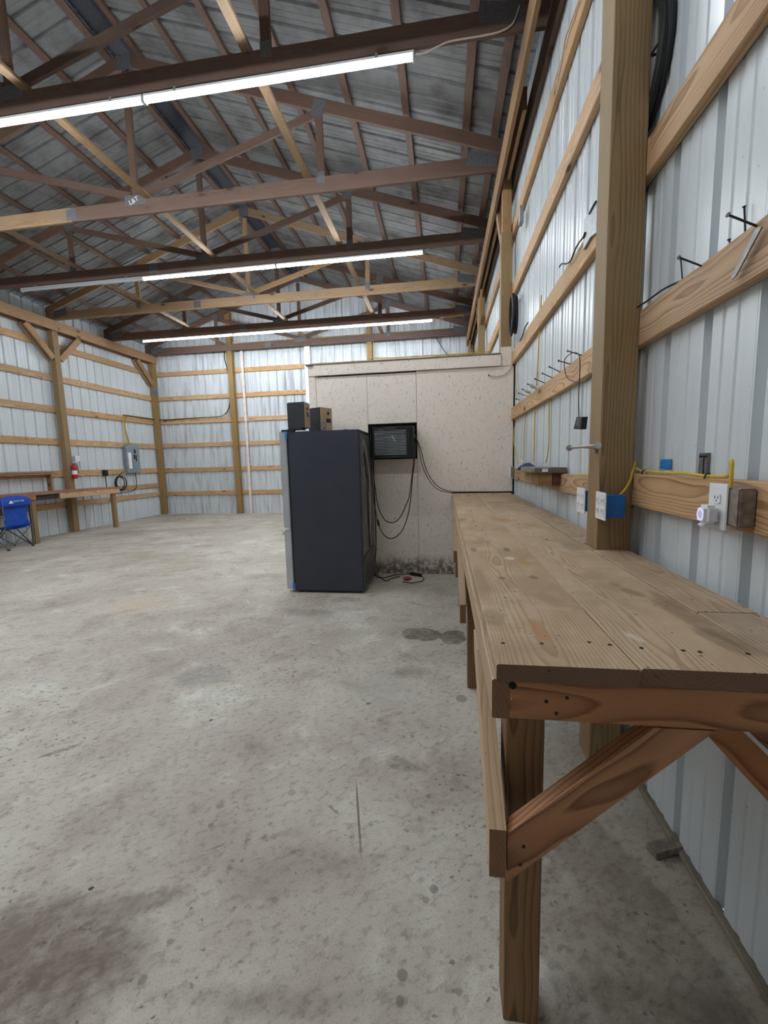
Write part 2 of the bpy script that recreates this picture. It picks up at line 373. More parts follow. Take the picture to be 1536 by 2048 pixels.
def concrete():
    t = NT('concrete_slab', .75)
    p = t.tc.outputs['Object']
    x, y, z = t.sep(p)[:3]
    warp = t.math('SUBTRACT', t.noise(p, 3.5, 4, .6), .5)
    n1 = t.noise(p, .5, 6, .65, .5)
    rot = t.vmath('MULTIPLY', t.comb(t.math('ADD', x, t.math('MULTIPLY', y, .6)), t.math('SUBTRACT', y, t.math('MULTIPLY', x, .6)), 0.0), (.8, 1.2, 1))
    n2 = t.noise(rot, 1.5, 8, .68, .6)
    n3 = t.noise(rot, 26, 5, .68)
    n4 = t.noise(p, 4.5, 7, .68, .5)
    c = t.ramp(n1, [(.32, srgb(170, 159, 145)), (.5, srgb(194, 187, 174)), (.70, srgb(211, 206, 196))])
    c = t.mix(t.math('MULTIPLY', t.step(n2, .50, .70), .60), c, srgb(152, 136, 120))
    c = t.mix(t.math('MULTIPLY', t.step(n2, .47, .28), .7), c, srgb(226, 226, 218))
    c = t.mix(t.math('MULTIPLY', t.step(n4, .52, .70), .5), c, srgb(138, 125, 110))
    c = t.mix(t.math('MULTIPLY', t.step(n4, .42, .30), .35), c, srgb(228, 226, 218))
    c = t.mix(t.math('MULTIPLY', t.step(n3, .50, .66), .45), c, srgb(118, 108, 96))
    nf = t.noise(p, 160, 3, .6)
    c = t.mix(t.math('MULTIPLY', t.step(nf, .5, .7), .35), c, srgb(110, 104, 96))
    # pits and specks
    pv = t.vmath('ADD', p, t.comb(t.math('MULTIPLY', n3, .06), t.math('MULTIPLY', n4, .06), 0.0))
    dens = t.step(t.noise(p, .9, 3, .6), .42, .62)
    v, vc = t.voro(pv, 15)
    c = t.mix(t.math('MULTIPLY', t.math('MULTIPLY', t.step(v, .24, .10), t.math('GREATER_THAN', t.sep(vc)[0], .62)), t.math('ADD', .2, t.math('MULTIPLY', dens, .5))), c, srgb(98, 88, 76))
    v, vc = t.voro(pv, 40)
    sp = t.math('MULTIPLY', t.step(v, .30, .14), t.math('GREATER_THAN', t.sep(vc)[1], .70))
    c = t.mix(t.math('MULTIPLY', sp, t.math('ADD', .2, t.math('MULTIPLY', dens, .6))), c, srgb(74, 66, 58))
    wx = t.math('ADD', x, t.math('MULTIPLY', warp, .22)); wy = t.math('ADD', y, t.math('MULTIPLY', t.math('SUBTRACT', t.noise(t.vmath('ADD', p, (7.1, 3.3, 0)), 3.5, 4, .6), .5), .22))
    def blob(cx, cy, rx_, ry_, col, amt, ang=0.0, edge=.25, rough_=True):
        nonlocal c
        ax = wx if rough_ else x; ay = wy if rough_ else y
        dx = t.math('SUBTRACT', ax, cx); dy = t.math('SUBTRACT', ay, cy); ca, sa = math.cos(ang), math.sin(ang)
        u = t.math('DIVIDE', t.math('ADD', t.math('MULTIPLY', dx, ca), t.math('MULTIPLY', dy, sa)), rx_)
        w_ = t.math('DIVIDE', t.math('SUBTRACT', t.math('MULTIPLY', dy, ca), t.math('MULTIPLY', dx, sa)), ry_)
        d2 = t.math('SQRT', t.math('ADD', t.math('MULTIPLY', u, u), t.math('MULTIPLY', w_, w_)))
        k_ = t.math('MULTIPLY', t.step(d2, 1.0, 1.0 - edge), amt)
        if rough_: k_ = t.math('MULTIPLY', k_, t.math('ADD', .55, t.math('MULTIPLY', t.step(t.math('ADD', t.math('MULTIPLY', n4, .6), t.math('MULTIPLY', n3, .4)), .38, .58), .6)))
        c = t.mix(k_, c, col)
    G = srgb(120, 112, 102)
    for a in STAINS: blob(*a)
    t.color(c)
    t.bump(t.math('ADD', t.math('MULTIPLY', n3, .9), t.math('MULTIPLY', n4, 1.6)), .010, .6)
    t.put(t.b.inputs['Roughness'], t.math('ADD', .55, t.math('MULTIPLY', n2, .3)))
    return t.m
def S(p, *a): return (p[0][0], p[0][1]) + a
def LINE(q):
    (x0, y0, _), (x1, y1, _) = q; L = math.hypot(x1 - x0, y1 - y0)
    return ((x0 + x1) / 2, (y0 + y1) / 2, L / 2, .0065, srgb(104, 84, 66), .8, math.atan2(y1 - y0, x1 - x0), .5, False)
GR = srgb(112, 106, 98); DK = srgb(98, 88, 78); LG = srgb(138, 136, 134)
STAINS = [
    S([(-0.184,3.395,0.000)], .17, .15, DK, .75, 0, .15), S([(0.064,3.334,0.000)], .12, .14, DK, .75, 0, .15),
    S([(-1.673,2.557,0.000)], .22, .17, LG, .55, .4, .4), S([(-1.306,3.823,0.000)], .35, .14, LG, .5, 0, .5), S([(-1.047,4.215,0.000)], .2, .1, LG, .5, 0, .5),
    S([(-0.222,2.739,0.000)], .17, .12, GR, .4, 0, .5), S([(-0.207,1.863,0.000)], .11, .07, GR, .45, 0, .4),
    S([(-1.176,0.981,-0.000)], .38, .17, srgb(112, 98, 84), .7, -.1, .5), S([(-1.152,0.848,0.000)], .30, .14, srgb(108, 94, 80), .7, .3, .5), S([(-1.010,1.122,0.000)], .18, .05, srgb(124, 110, 96), .6, .2, .6),
    S([(-0.587,1.258,0.000)], .36, .14, srgb(138, 124, 108), .35, .2, .8), S([(-0.485,0.930,0.000)], .5, .05, srgb(118, 108, 96), .4, .1, .8),
    LINE([(-0.421,1.774,0.000),(-0.300,1.310,0.000)]), S([(-0.417,2.526,0.000)], .35, .3, srgb(170, 170, 164), .4, 0, .8),
    S([(-0.043,1.272,0.000)], .018, .018, GR, .6, 0, .3, False), S([(-0.069,1.233,0.000)], .014, .014, GR, .5, 0, .3, False), S([(-0.127,1.019,0.000)], .018, .018, GR, .7, 0, .3, False),
    S([(-0.128,0.960,0.000)], .013, .016, GR, .7, 0, .3, False), S([(-0.862,0.918,0.000)], .014, .014, GR, .6, 0, .3, False), S([(-0.962,1.519,0.000)], .018, .018, GR, .5, 0, .3, False),
    S([(-0.947,1.423,0.000)], .014, .014, GR, .6, 0, .3, False), S([(-0.680,1.624,0.000)], .02, .02, GR, .4, 0, .3, False), S([(0.099,2.449,0.000)], .04, .05, GR, .6, 0, .3, False), S([(-0.075,1.669,0.000)], .014, .014, GR, .6, 0, .3, False),
    S([(-1.227,1.135,0.000)], .010, .008, srgb(30, 26, 24), .9, .5, .2, False), S([(-1.335,2.088,0.000)], .012, .012, srgb(60, 54, 46), .8, .5, .2, False), S([(-0.460,2.340,0.000)], .018, .012, srgb(90, 78, 54), .8, .3, .3, False),
    S([(-0.481,1.539,0.000)], .008, .05, DK, .6, .8, .5), S([(-0.874,1.343,0.000)], .006, .06, GR, .6, -.6, .4), S([(-1.992,1.765,0.000)], .02, .12, GR, .6, -.9, .5),
    (.50, 1.18, .26, .62, srgb(118, 104, 92), .5, .12, .12), (.34, .50, .40, .42, srgb(130, 116, 102), .35, 0, .4), (.66, .80, .08, .28, srgb(134, 122, 116), .7, .1, .2),
    (-.35, 5.02, .45, .10, srgb(190, 184, 174), .5, 0, .3), (-6.5, 8.8, 2.4, .35, srgb(150, 136, 116), .5, .3, .7), (-4.5, 6.0, 1.6, .5, srgb(160, 148, 126), .5, -.3, .8),
    (-3.2, 3.9, .5, .3, srgb(196, 170, 130), .4, .2, .8), (-8.1, 11.6, .9, .25, srgb(120, 110, 98), .6, .4, .5)]
M['floor'] = concrete()

def osb():
    t = NT('beige_painted_osb', .6)
    p = t.tc.outputs['Object']; g = t.n.new('ShaderNodeNewGeometry').outputs['Position']
    x, y, z = t.sep(g)[:3]
    n = t.noise(g, 6, 5, .6, .3)
    c = t.mix(n, srgb(236, 224, 211), srgb(243, 233, 221))
    v, vc = t.voro(t.vmath('MULTIPLY', t.vmath('ADD', g, (0, 0, 0)), (30, 30, 12)), 1.0)
    nn = t.noise(t.vmath('MULTIPLY', g, (60, 60, 24)), 1.0, 2, .5, 1.2)
    fl_ = t.math('MULTIPLY', t.step(nn, .60, .68), .5)
    c = t.mix(fl_, c, srgb(150, 132, 116))
    # mould band rising from the floor
    hz = t.math('SUBTRACT', z, t.math('MULTIPLY', t.math('SUBTRACT', t.noise(t.vmath('MULTIPLY', g, (1, 1, .5)), 5, 4, .6), .35), .28))
    mo = t.math('MULTIPLY', t.step(hz, .24, .02), t.step(t.noise(t.vmath('MULTIPLY', g, (1.4, 1, 1)), 14, 5, .7), .36, .56))
    c = t.mix(t.math('MULTIPLY', mo, .9), c, srgb(62, 50, 44))
    c = t.mix(t.math('MULTIPLY', t.step(hz, .2, .0), .35), c, srgb(132, 112, 94))
    t.color(c)
    e = t.noise(t.vmath('MULTIPLY', g, (26, 26, 11)), 1.0, 3, .6, .8)
    t.bump(t.math('ADD', e, t.math('MULTIPLY', nn, .5)), .004, .45)
    return t.m
M['osb'] = osb()

# ------------------------------------------------------------------ floor and shell
YB = 12.05          # back wall inner metal face
YF = -6.2           # wall behind the camera
XL = -8.74          # left metal face
XR = .855           # right metal face
CX = -3.95; ZA = 6.66; SL = 1 / 3
def roofz(x): return ZA - abs(x - CX) * SL
fl = MB().box(XL - .1, XR + .02, YF - .1, YB + .1, -.12, 0).build('floor', M['floor']); 
fl['kind'] = 'structure'
# bring the slab's object coordinates back onto world coordinates
c = fl.location.copy()
for v in fl.data.vertices: v.co += c
fl.matrix_basis = Matrix.Identity(4); WM['floor'] = Matrix.Identity(4)

RIB = .25
def panel_profile(n=3, rib=RIB, depth=.024):
    """cross section of a ribbed steel sheet seen from indoors: major ribs recede, minor ones too"""
    p = []
    for k in range(n):
        a = k * rib
        p += [(a, 0), (a + .055, 0), (a + .062, .004), (a + .075, .004), (a + .082, 0), (a + .122, 0), (a + .129, .004), (a + .142, .004), (a + .149, 0),
              (a + .196, 0), (a + .205, depth), (a + .232, depth), (a + .241, 0)]
    return p + [(n * rib - .001, 0), (n * rib + .002, .003), (n * rib + .022, .003)]
def sheet_panel(name, f, mat, parent, prof, zt):
    """f(s, d, z) -> world; extrude the profile from z0 to zt(s)"""
    pr = prof; th = .0025
    v = []; n = len(pr)
    for s, d in pr: v.append(f(s, d, None, 0)); v.append(f(s, d, None, 1))
    for s, d in pr: v.append(f(s, d + th, None, 0)); v.append(f(s, d + th, None, 1))
    fa = []
    for i in range(n - 1):
        a = 2 * i
        fa.append((a, a + 1, a + 3, a + 2)); b = 2 * n + a
        fa.append((b, b + 2, b + 3, b + 1))
        fa.append((a, a + 2, b + 2, b)); fa.append((a + 1, b + 1, b + 3, a + 3))
    fa.append((0, 2 * n, 2 * n + 1, 1)); e = 2 * n - 2; fa.append((e, e + 1, 2 * n + e + 1, 2 * n + e))
    return link_mesh(name, v, fa, mat, parent)
PR = panel_profile()
def wall_panels(parent, axis, at, sgn, a0, a1, mat, top):
    k = 0; s0 = a0
    while s0 < a1 - .02:
        pr = [(q, d) for q, d in PR if s0 + q <= a1 + .024]
        def f(s, d, _, e):
            u = s0 + s; z = (top(u) if e else 0.0)
            return (u, at + sgn * d, z) if axis == 'y' else (at + sgn * d, u, z)
        sheet_panel('wall_panel', f, mat, parent, pr, None); s0 += 3 * RIB
WR = struct('wall_right'); WL = struct('wall_left'); WB = struct('wall_back'); WF = struct('wall_front'); CE = struct('ceiling')
wall_panels(WR, 'x', XR, 1, YF + .035, YB + .0, M['wallmetal'], lambda u: roofz(XR) )
wall_panels(WL, 'x', XL, -1, YF + .1, YB + .0, M['wallmetal'], lambda u: roofz(XL))
wall_panels(WB, 'y', YB, 1, XL, XR + .02, M['backmetal'], roofz)
wall_panels(WF, 'y', YF, -1, XL, XR + .02, M['backmetal'], roofz)
# girts (horizontal 2x6 boards behind the posts)
def rail(parent, axis, at, a0, a1, zb, hgt, mat=None, th=.038, name='girt'):
    z = zb + hgt / 2
    if axis == 'x': return lumber(name, (at, a0, z), (at, a1, z), hgt, th, mat or M['girt'], parent)
    return lumber(name, (a0, at, z), (a1, at, z), hgt, th, mat or M['girt'], parent)
PYR = [-4.95, -1.5, 1.95, 5.31, 8.55, 11.85]      # front faces of the right-hand posts
for k, z in enumerate((1.215, 1.91, 2.555, 3.315, 4.0)):
    for a, b in zip(PYR[:-1], PYR[1:]):
        near = a < 1.9
        zz = z + ((.018, -.006, 0, 0, 0)[k] if near else 0)
        rail(WR, 'x', .8315, a + (.072 if a > -4.9 else -1.2), b + .068, zz, (.140 if near or k else .122))
PYL = [-5.2, -1.75, 1.7, 5.15, 8.59, 11.85]
for z in (1.295, 2.02, 2.745, 3.45, 4.17, .58, .85):
    for a, b in zip(PYL[:-1], PYL[1:]):
        rail(WL, 'x', -8.713, a + (.072 if a > -5.1 else -.95), b + .068, z, .14 if z > .9 else .125)
BX = [XL + .05, -6.115, -1.99, .80]
for z in (.575, 1.295, 2.045, 2.755, 3.455, 4.17, 4.83):
    for i, (a, b) in enumerate(zip(BX[:-1], BX[1:])):
        rail(WB, 'y', 12.028, a, b, z, .125 if z < 4.5 else .17, M['girt'] if z < 4.5 else M['header'])
for z in (.6, 1.3, 2.0, 2.8, 3.5, 4.2, 4.9): rail(WF, 'y', YF + .022, XL + .05, XR - .04, z, .14)
# posts
def post(parent, x0, x1, y0, y1, z1, mat=None, z0=0.0, name='post'):
    return lumber(name, ((x0 + x1) / 2, (y0 + y1) / 2, z0), ((x0 + x1) / 2, (y0 + y1) / 2, z1), x1 - x0, y1 - y0, mat or M['post'], parent, up=(1, 0, 0))
for y in PYR:
    zt = 4.7 if abs(y - 5.31) > .1 else 4.03
    post(WR, .672 if y < 3 else .685, .811, y, y + .14, zt)
post(WR, .70, .80, 5.33, 5.43, 4.93, M['header'], 4.03, 'post_extension')
for y in PYR[:3] + PYR[4:]: post(WR, .70, .80, y + .03, y + .11, 4.93, M['header'], 4.70, 'post_extension')
for y in PYL: post(WL, -8.69, -8.55, y, y + .14, 4.66)
post(WB, -6.19, -6.04, 11.865, 12.005, roofz(-6.1) - .12); post(WB, -2.06, -1.92, 11.865, 12.005, roofz(-2) - .12)
# header beams along the eaves, in two boards either side of the posts
for x, zb, zt, mm in ((.664, 4.50, 4.73, M['header']), (.832, 4.52, 4.75, M['truss'])):
    for a, b in ((YF + .03, -.9), (-.9, 4.0), (4.0, 9.0), (9.0, YB - .04)):
        lumber('header_board', (x, a, (zb + zt) / 2), (x, b, (zb + zt) / 2), zt - zb, .038, mm, WR)
for a, b in ((4.3, 5.25), (5.5, 8.5), (8.72, 11.8)):
    lumber('header_board', (.75, a, 4.64), (.75, b, 4.64), .19, .038, M['header'], WR)
for x in (-8.53, -8.713):
    for a, b in ((YF + .03, -1), (-1, 3.5), (3.5, 7.4), (7.4, YB - .04)):
        lumber('header_board', (x, a, 4.645), (x, b, 4.645), .22, .038, M['header'], WL)
# knee braces from post to header, both walls
for y in PYL:
    for s in (-1, 1):
        if y > 11 and s > 0: continue
        yc = y + .07
        lumber('knee_brace', (-8.575, yc + s * .09, 3.93), (-8.575, yc + s * .66, 4.52), .13, .038, M['header'], WL, up=(0, s, -1))
        lumber('knee_brace', (-8.665, yc + s * .10, 3.93), (-8.665, yc + s * .70, 4.52), .13, .038, M['header'], WL, up=(0, s, -1))
for y in PYR[1:]:
    for s in (-1, 1):
        if (y > 11 and s > 0): continue
        if s < 0 and y < 6: continue
        yc = y + .07
        lumber('knee_brace', (.71, yc + s * .09, 4.02), (.71, yc + s * .48, 4.5), .09, .038, M['header'], WR, up=(0, s, -1))
# sill along the right wall and a slab edge
lumber('sill_board', (.846, YF + .1, .012), (.846, YB - .05, .012), .03, .024, M['oldwood'], WR, up=(1, 0, 0))
# roof: ribbed sheets on purlins
def roof_panels(sgn):
    s0 = YF - .1
    L0 = .16; L1 = (XR + .32 - CX)
    while s0 < YB + .1:
        def f(s, d, _, e):
            hx = L1 if e else L0
            return (CX + sgn * hx, s0 + s, ZA + .042 - hx * SL + d)
        sheet_panel('roof_panel', f, M['roofmetal'], CE, PR, None); s0 += 3 * RIB
roof_panels(1); roof_panels(-1)
MB().prism([(CX - .34, ZA - .02), (CX, ZA + .10), (CX + .34, ZA - .02), (CX + .34, ZA + 0.0), (CX, ZA + .12), (CX - .34, ZA + 0.0)], 'y', YF - .1, YB + .1).build('ridge_cap', M['ridge'], CE)
PX = [.62, .0 + .30, -.39, -1.08, -1.77, -2.46, -3.15, -3.74, -4.16, -4.74, -5.42, -6.12, -6.80, -7.49, -8.17, -8.55]
for x in PX:
    s = 1 if x > CX else -1
    nrm = Vector((s * SL, 0, 1)).normalized(); cz = roofz(x) + .0385 / 2
    pr = lambda a, b: lumber('purlin', (x, a, cz), (x, b, cz), .088, .037, M['truss'], CE, up=(1, 0, -s * SL))
    j = (hash(round(x * 100)) % 3) * 1.2
    cuts = [YF, -3.0 + j, 2.2 + j, 7.0 + j * .7, YB - .01]
    for a, b in zip(cuts[:-1], cuts[1:]): pr(a, b)

# ------------------------------------------------------------------ roof trusses
ZB = 4.75; CH = .18
TY = [-4.3, -2.68, -1.06, .56, 2.18, 3.80, 5.42, 7.03, 8.66, 10.30, 11.83]
TL = {-4.3: 'rearmost roof truss behind the viewpoint, unlit', -2.68: 'roof truss second from the front wall behind the viewpoint', -1.06: 'plain roof truss behind the viewpoint',
      .56: 'roof truss almost straight above the viewpoint, carrying LED tubes', 2.18: 'plain roof truss just ahead of the viewpoint, out of view',
      3.80: 'brown wooden roof truss carrying the largest, nearest row of LED tubes', 5.42: 'brown roof truss behind the nearest light row, white letters on its centre plate',
      7.03: 'brown roof truss carrying the middle row of LED tubes', 8.66: 'roof truss with lamplight in its colour between the middle and far light rows',
      10.30: 'roof truss carrying the farthest row of LED tubes', 11.83: 'roof truss standing against the back gable wall'}
def plate(x, y, z, w_, h_, parent, tilt=0.0):
    m = MB(); m.box(-w_ / 2, w_ / 2, -.0012, 0, -h_ / 2, h_ / 2)
    nx, nz = int(w_ / .022), int(h_ / .03)
    for i in range(nx):
        for k in range(nz):
            px = -w_ / 2 + (i + .5) * w_ / nx; pz = -h_ / 2 + (k + .5) * h_ / nz
            m.box(px - .0025, px + .0025, -.0026, -.0011, pz - .008, pz + .008)
    ca, sa = math.cos(tilt), math.sin(tilt)
    m.v = [(x + a * ca - c_ * sa, y + b, z + a * sa + c_ * ca) for a, b, c_ in m.v]
    return m.build('gusset_plate', M['gusset'], parent)
def truss(y, mat):
    t = thing('roof_truss', TL[y], 'truss', (CX, y + .019, ZB))
    yc = y + .019; th = .038; xr, xl = .86, -8.74
    sp = -4.9 if y not in (8.66,) else -5.1
    zc = ZB + CH / 2
    lumber('bottom_chord', (xl, yc, zc), (sp, yc, zc), CH, th, M['truss2'] if y in (5.42, 8.66) else mat, t)
    lumber('bottom_chord', (sp + .002, yc, zc), (xr, yc, zc), CH, th, mat, t)
    tw = .14; cosl = 1 / math.sqrt(1 + SL * SL)
    for s in (-1, 1):
        x1 = xr if s > 0 else xl
        zo = lambda x: roofz(x) - .022 - tw / 2 / cosl
        lumber('top_chord', (x1, yc, zo(x1)), (CX + s * .004, yc, zo(CX)), tw, th, mat, t, cut1=-s * SL * 0 )
        q = CX + s * 2.5; zt = zo(q) - tw / 2 / cosl
        lumber('web', (q, yc, ZB + CH), (q, yc, zt), .089, th, mat, t, up=(1, 0, 0))
        lumber('web', (CX + s * .06, yc + .001, ZB + CH + .05), (q - s * .03, yc + .001, zt - .02), .089, th - .004, mat, t)
        plate(q, y, zt + .03, .15, .19, t, -s * .3); 
        plate(q, y, ZB + CH - .01, .10, .13, t)
        plate(s * 4.42 + CX, y, ZB + .15, .34, .15, t, -s * .16)
    lumber('web', (CX, yc, ZB + CH), (CX, yc, roofz(CX) - .1 - tw), .089, th, mat, t, up=(1, 0, 0))
    plate(CX, y, roofz(CX) - .13, .2, .17, t); plate(CX, y, ZB + CH - .005, .30, .12, t)
    plate(sp, y, zc, .16, .14, t)
    return t
for y in TY: truss(y, M['truss2'] if y == 8.66 else M['truss'])
# flat braces on top of the bottom chords
for x, in ((-1.62,), (-3.78,), (-6.28,)):
    for a, b in ((YF + .1, -1.2), (-1.2, 3.0), (3.0, 7.3), (7.3, 11.95)):
        lumber('lateral_brace', (x, a, ZB + CH + .02), (x, b, ZB + CH + .02), .089, .038, M['pine'], CE, up=(1, 0, 0))
def text(name, s, size, mat, parent, loc, rot, ext=.0004, align='CENTER'):
    cu = bpy.data.curves.new(name, 'FONT'); cu.body = s; cu.size = size; cu.extrude = ext; cu.align_x = align; cu.align_y = 'CENTER'; cu.resolution_u = 3
    tmp = bpy.data.objects.new(name, cu); COL.objects.link(tmp)
    dg = bpy.context.evaluated_depsgraph_get(); me = bpy.data.meshes.new_from_object(tmp.evaluated_get(dg))
    bpy.data.objects.remove(tmp); me.materials.clear(); me.materials.append(mat)
    o = bpy.data.objects.new(name, me); COL.objects.link(o)
    reg(o, Matrix.Translation(loc) @ rot); par(o, parent); return o
RX = lambda a: Matrix.Rotation(a, 4, 'X'); RY = lambda a: Matrix.Rotation(a, 4, 'Y'); RZ = lambda a: Matrix.Rotation(a, 4, 'Z')
tt = [o for o in bpy.data.objects if o.get('label') == TL[5.42]][0]
text('painted_letters', 'L&T', .085, M['white'], tt, (CX - .02, 5.416, ZB + CH - .015), RY(-.35) @ RX(pi / 2))

# ------------------------------------------------------------------ LED tube lights
def led(x0, x1, y, z, label, group, lit=True, face=-1):
    t = thing('led_tube_light', label, 'light', ((x0 + x1) / 2, y, z), group)
    x0 += .012; x1 -= .012
    m = MB(); m.prism([(y - .022, z + .030), (y - .026, z + .008), (y - .017, z + .004), (y + .017, z + .004), (y + .026, z + .008), (y + .022, z + .030)], 'x', x0, x1)
    m.build('housing', M['lens' if not lit else 'white'], t)
    m = MB(); n = 12; pts = [(y + .021 * math.cos(-math.radians(208) + math.radians(236) * i / n), z - .008 + .023 * math.sin(-math.radians(208) + math.radians(236) * i / n)) for i in range(n + 1)]
    m.prism(pts, 'x', x0 + .006, x1 - .006).build('diffuser', M['led'] if lit else M['lens'], t)
    for x in (x0, x1): MB().box(x - .006, x + .006, y - .026, y + .026, z - .033, z + .030, .003).build('end_cap', M['white'], t)
    for x in (x0 + .3, x1 - .3): MB().box(x - .01, x + .01, y - .028, y + .028, z + .012, z + .045, .001).build('clip', M['galv'], t)
    return t
LZ = ZB - .045
GL = ['near', 'middle', 'far', 'rear', 'rearmost']
SEG = {3.80: [(-.20, -2.61, 'right tube of the nearest light row, ending beside a thin wire'), (-2.61, -5.03, 'left tube of the nearest light row, running out of frame'), (-5.03, -7.45, 'third tube of the nearest light row, outside the left edge')],
       7.03: [(-.28, -2.70, 'right lit tube of the middle light row'), (-2.70, -5.12, 'left lit tube of the middle light row'), (-5.12, -7.54, 'unlit tube at the left end of the middle row')],
       10.30: [(-.21, -2.69, 'right tube of the farthest light row'), (-2.69, -5.17, 'centre tube of the farthest light row'), (-5.17, -7.65, 'left tube of the farthest light row')],
       .56: [(-.2, -2.6, 'right tube of the row above the viewpoint'), (-2.6, -5.0, 'centre tube of the row above the viewpoint'), (-5.0, -7.4, 'left tube of the row above the viewpoint')]}
for (yy_, segs), g in zip(SEG.items(), GL):
    for a, b, lab in segs:
        led(b, a, yy_ + .018, LZ, lab, 'LED tubes of the %s row' % g, lit='unlit' not in lab)
# supply cable of the nearest row
o = wire('light_cable', [(-.19, 3.815, LZ + .01), (-.12, 3.80, LZ - .005), (-.03, 3.79, LZ + .012), (.08, 3.785, 4.74), (.30, 3.785, 4.742), (.46, 3.785, 4.75), (.56, 3.785, 4.79), (.61, 3.78, 4.90)], .006, M['whitecable'])
tag(o, 'pale cable stapled under the nearest light truss, running to the right eave', 'cable')
o = wire('light_cable', [(-.2, 10.31, LZ + .01), (-.1, 10.30, LZ), (.0, 10.29, 4.74), (.25, 10.285, 4.74), (.5, 10.285, 4.76)], .008, M['yellow'])
tag(o, 'yellow cable at the right end of the farthest light row', 'cable')
o = box('junction_box', (-.04, .03, 10.255, 10.297, 4.70, 4.75), M['galv'], None, .003); tag(o, 'small steel junction box right of the farthest light row', 'electrical box')

# ------------------------------------------------------------------ back wall: door opening trim, channel, cables
lumber('trim_board', (-5.79, 11.99, 0), (-5.79, 11.99, 4.83), .07, .03, M['pinktrim'], WB, up=(1, 0, 0))
lumber('trim_board', (-5.82, 11.985, 4.82), (-2.065, 11.985, 4.82), .035, .03, M['pinktrim'], WB)
MB().box(-3.88, -3.865, 11.93, 12.0, 0, 4.76).box(-3.88, -3.72, 11.92, 11.93, 0, 4.76).box(-3.735, -3.72, 11.93, 12.0, 0, 4.76).build('steel_channel', M['whitetrim'], WB)

# ------------------------------------------------------------------ inner partition (front wall of a small room)
WI = struct('wall_inner')
PY = 5.30
def prect(name, x0, x1, z0, z1, y0=PY, y1=PY + .012, mat='osb', b=.0015): return box(name, (x0, x1, y0, y1, z0, z1), M[mat], WI, b)
prect('osb_panel', -1.685, -1.592, 0, 2.535); prect('osb_panel', -1.588, -.935, 0, 2.528); prect('osb_panel', -.932, -.322, 1.925, 2.528)
prect('osb_panel', -.932, -.322, 0, 1.48); prect('osb_panel', -.318, .838, 0, 2.54)
prect('ledger_board', -1.605, .684, 2.545, 2.675, PY - .03, PY + .008); prect('ledger_board', -1.685, -1.61, 2.545, 2.675, PY - .006, PY + .01)
prect('post_facing', .686, .812, 2.545, 2.76, PY - .004, PY + .01)
prect('cap_strip', -1.71, .684, 2.677, 2.69, PY - .04, PY + .10, 'oldwood')
# framing, side wall and lid of the little room
box('stud_wall', (-1.685, -1.60, PY + .013, 9.0, 0, 2.66), M['osb'], WI); box('stud_wall', (-1.60, .81, 8.9, 9.0, 0, 2.66), M['osb'], WI)
box('room_lid', (-1.60, .85, PY + .2, 9.0, 2.60, 2.66), M['oldwood'], WI)
for x in (-1.55, -.97, -.30, .25): lumber('stud', (x, PY + .06, 0), (x, PY + .06, 2.58), .038, .089, M['pine'], WI, up=(1, 0, 0))
box('gap_shade', (.839, .8405, PY + .0, PY + .014, 1.04, 2.40), M['dark'], WI, 0)  # thin black sheets added in the wall gap, painted as its shade
box('gap_shade', (.813, .854, PY + .016, PY + .03, 0, 2.6), M['dark'], WI, 0)

# ------------------------------------------------------------------ air conditioner in the partition opening
ac = thing('air_conditioner', 'black window air conditioner with grey fins set through the beige partition', 'air conditioner', (-.59, 5.040, 1.49))
MB().box(-.862, -.345, 5.025, 5.75, 1.492, 1.50).box(-.862, -.345, 5.025, 5.75, 1.862, 1.87).box(-.862, -.855, 5.025, 5.75, 1.50, 1.862).box(-.352, -.345, 5.025, 5.75, 1.50, 1.862).box(-.855, -.352, 5.100, 5.75, 1.50, 1.862).build('casing', M['black'], ac)
m = MB(); m.box(-.83, -.37, 5.015, 5.030, 1.495, 1.52, .002).box(-.83, -.37, 5.015, 5.030, 1.835, 1.858, .002).box(-.83, -.815, 5.015, 5.030, 1.52, 1.835, .002).box(-.425, -.345, 5.018, 5.060, 1.50, 1.86, .003).build('frame', M['black'], ac)
for k in range(17):
    z = 1.53 + k * .0183
    MB().box(-.815, -.428, 5.022, 5.070, z, z + .0085, .002).build('fin', M['fins'], ac)
m = MB()
for k in range(26): m.box(-.395, -.372, 5.010, 5.020, 1.52 + k * .0125, 1.526 + k * .0125)
m.build('side_louvre', M['black'], ac)['kind'] = 'stuff'
MB().tube([(-.60, 5.013, 1.76), (-.58, 5.012, 1.72), (-.565, 5.013, 1.69)], .004, 6, 3).build('white_scratch', M['white'], ac, True)
box('name_plate', (-.68, -.55, 5.008, 5.018, 1.835, 1.855), M['bar'], ac, .002)
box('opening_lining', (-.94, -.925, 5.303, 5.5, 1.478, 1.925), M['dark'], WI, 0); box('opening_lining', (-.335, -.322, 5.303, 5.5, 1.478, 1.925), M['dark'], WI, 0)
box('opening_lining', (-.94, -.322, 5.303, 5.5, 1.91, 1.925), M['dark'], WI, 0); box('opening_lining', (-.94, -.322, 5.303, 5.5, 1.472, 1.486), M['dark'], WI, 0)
box('opening_backing', (-.94, -.322, 5.76, 5.77, 1.45, 1.95), M['dark'], WI, 0)

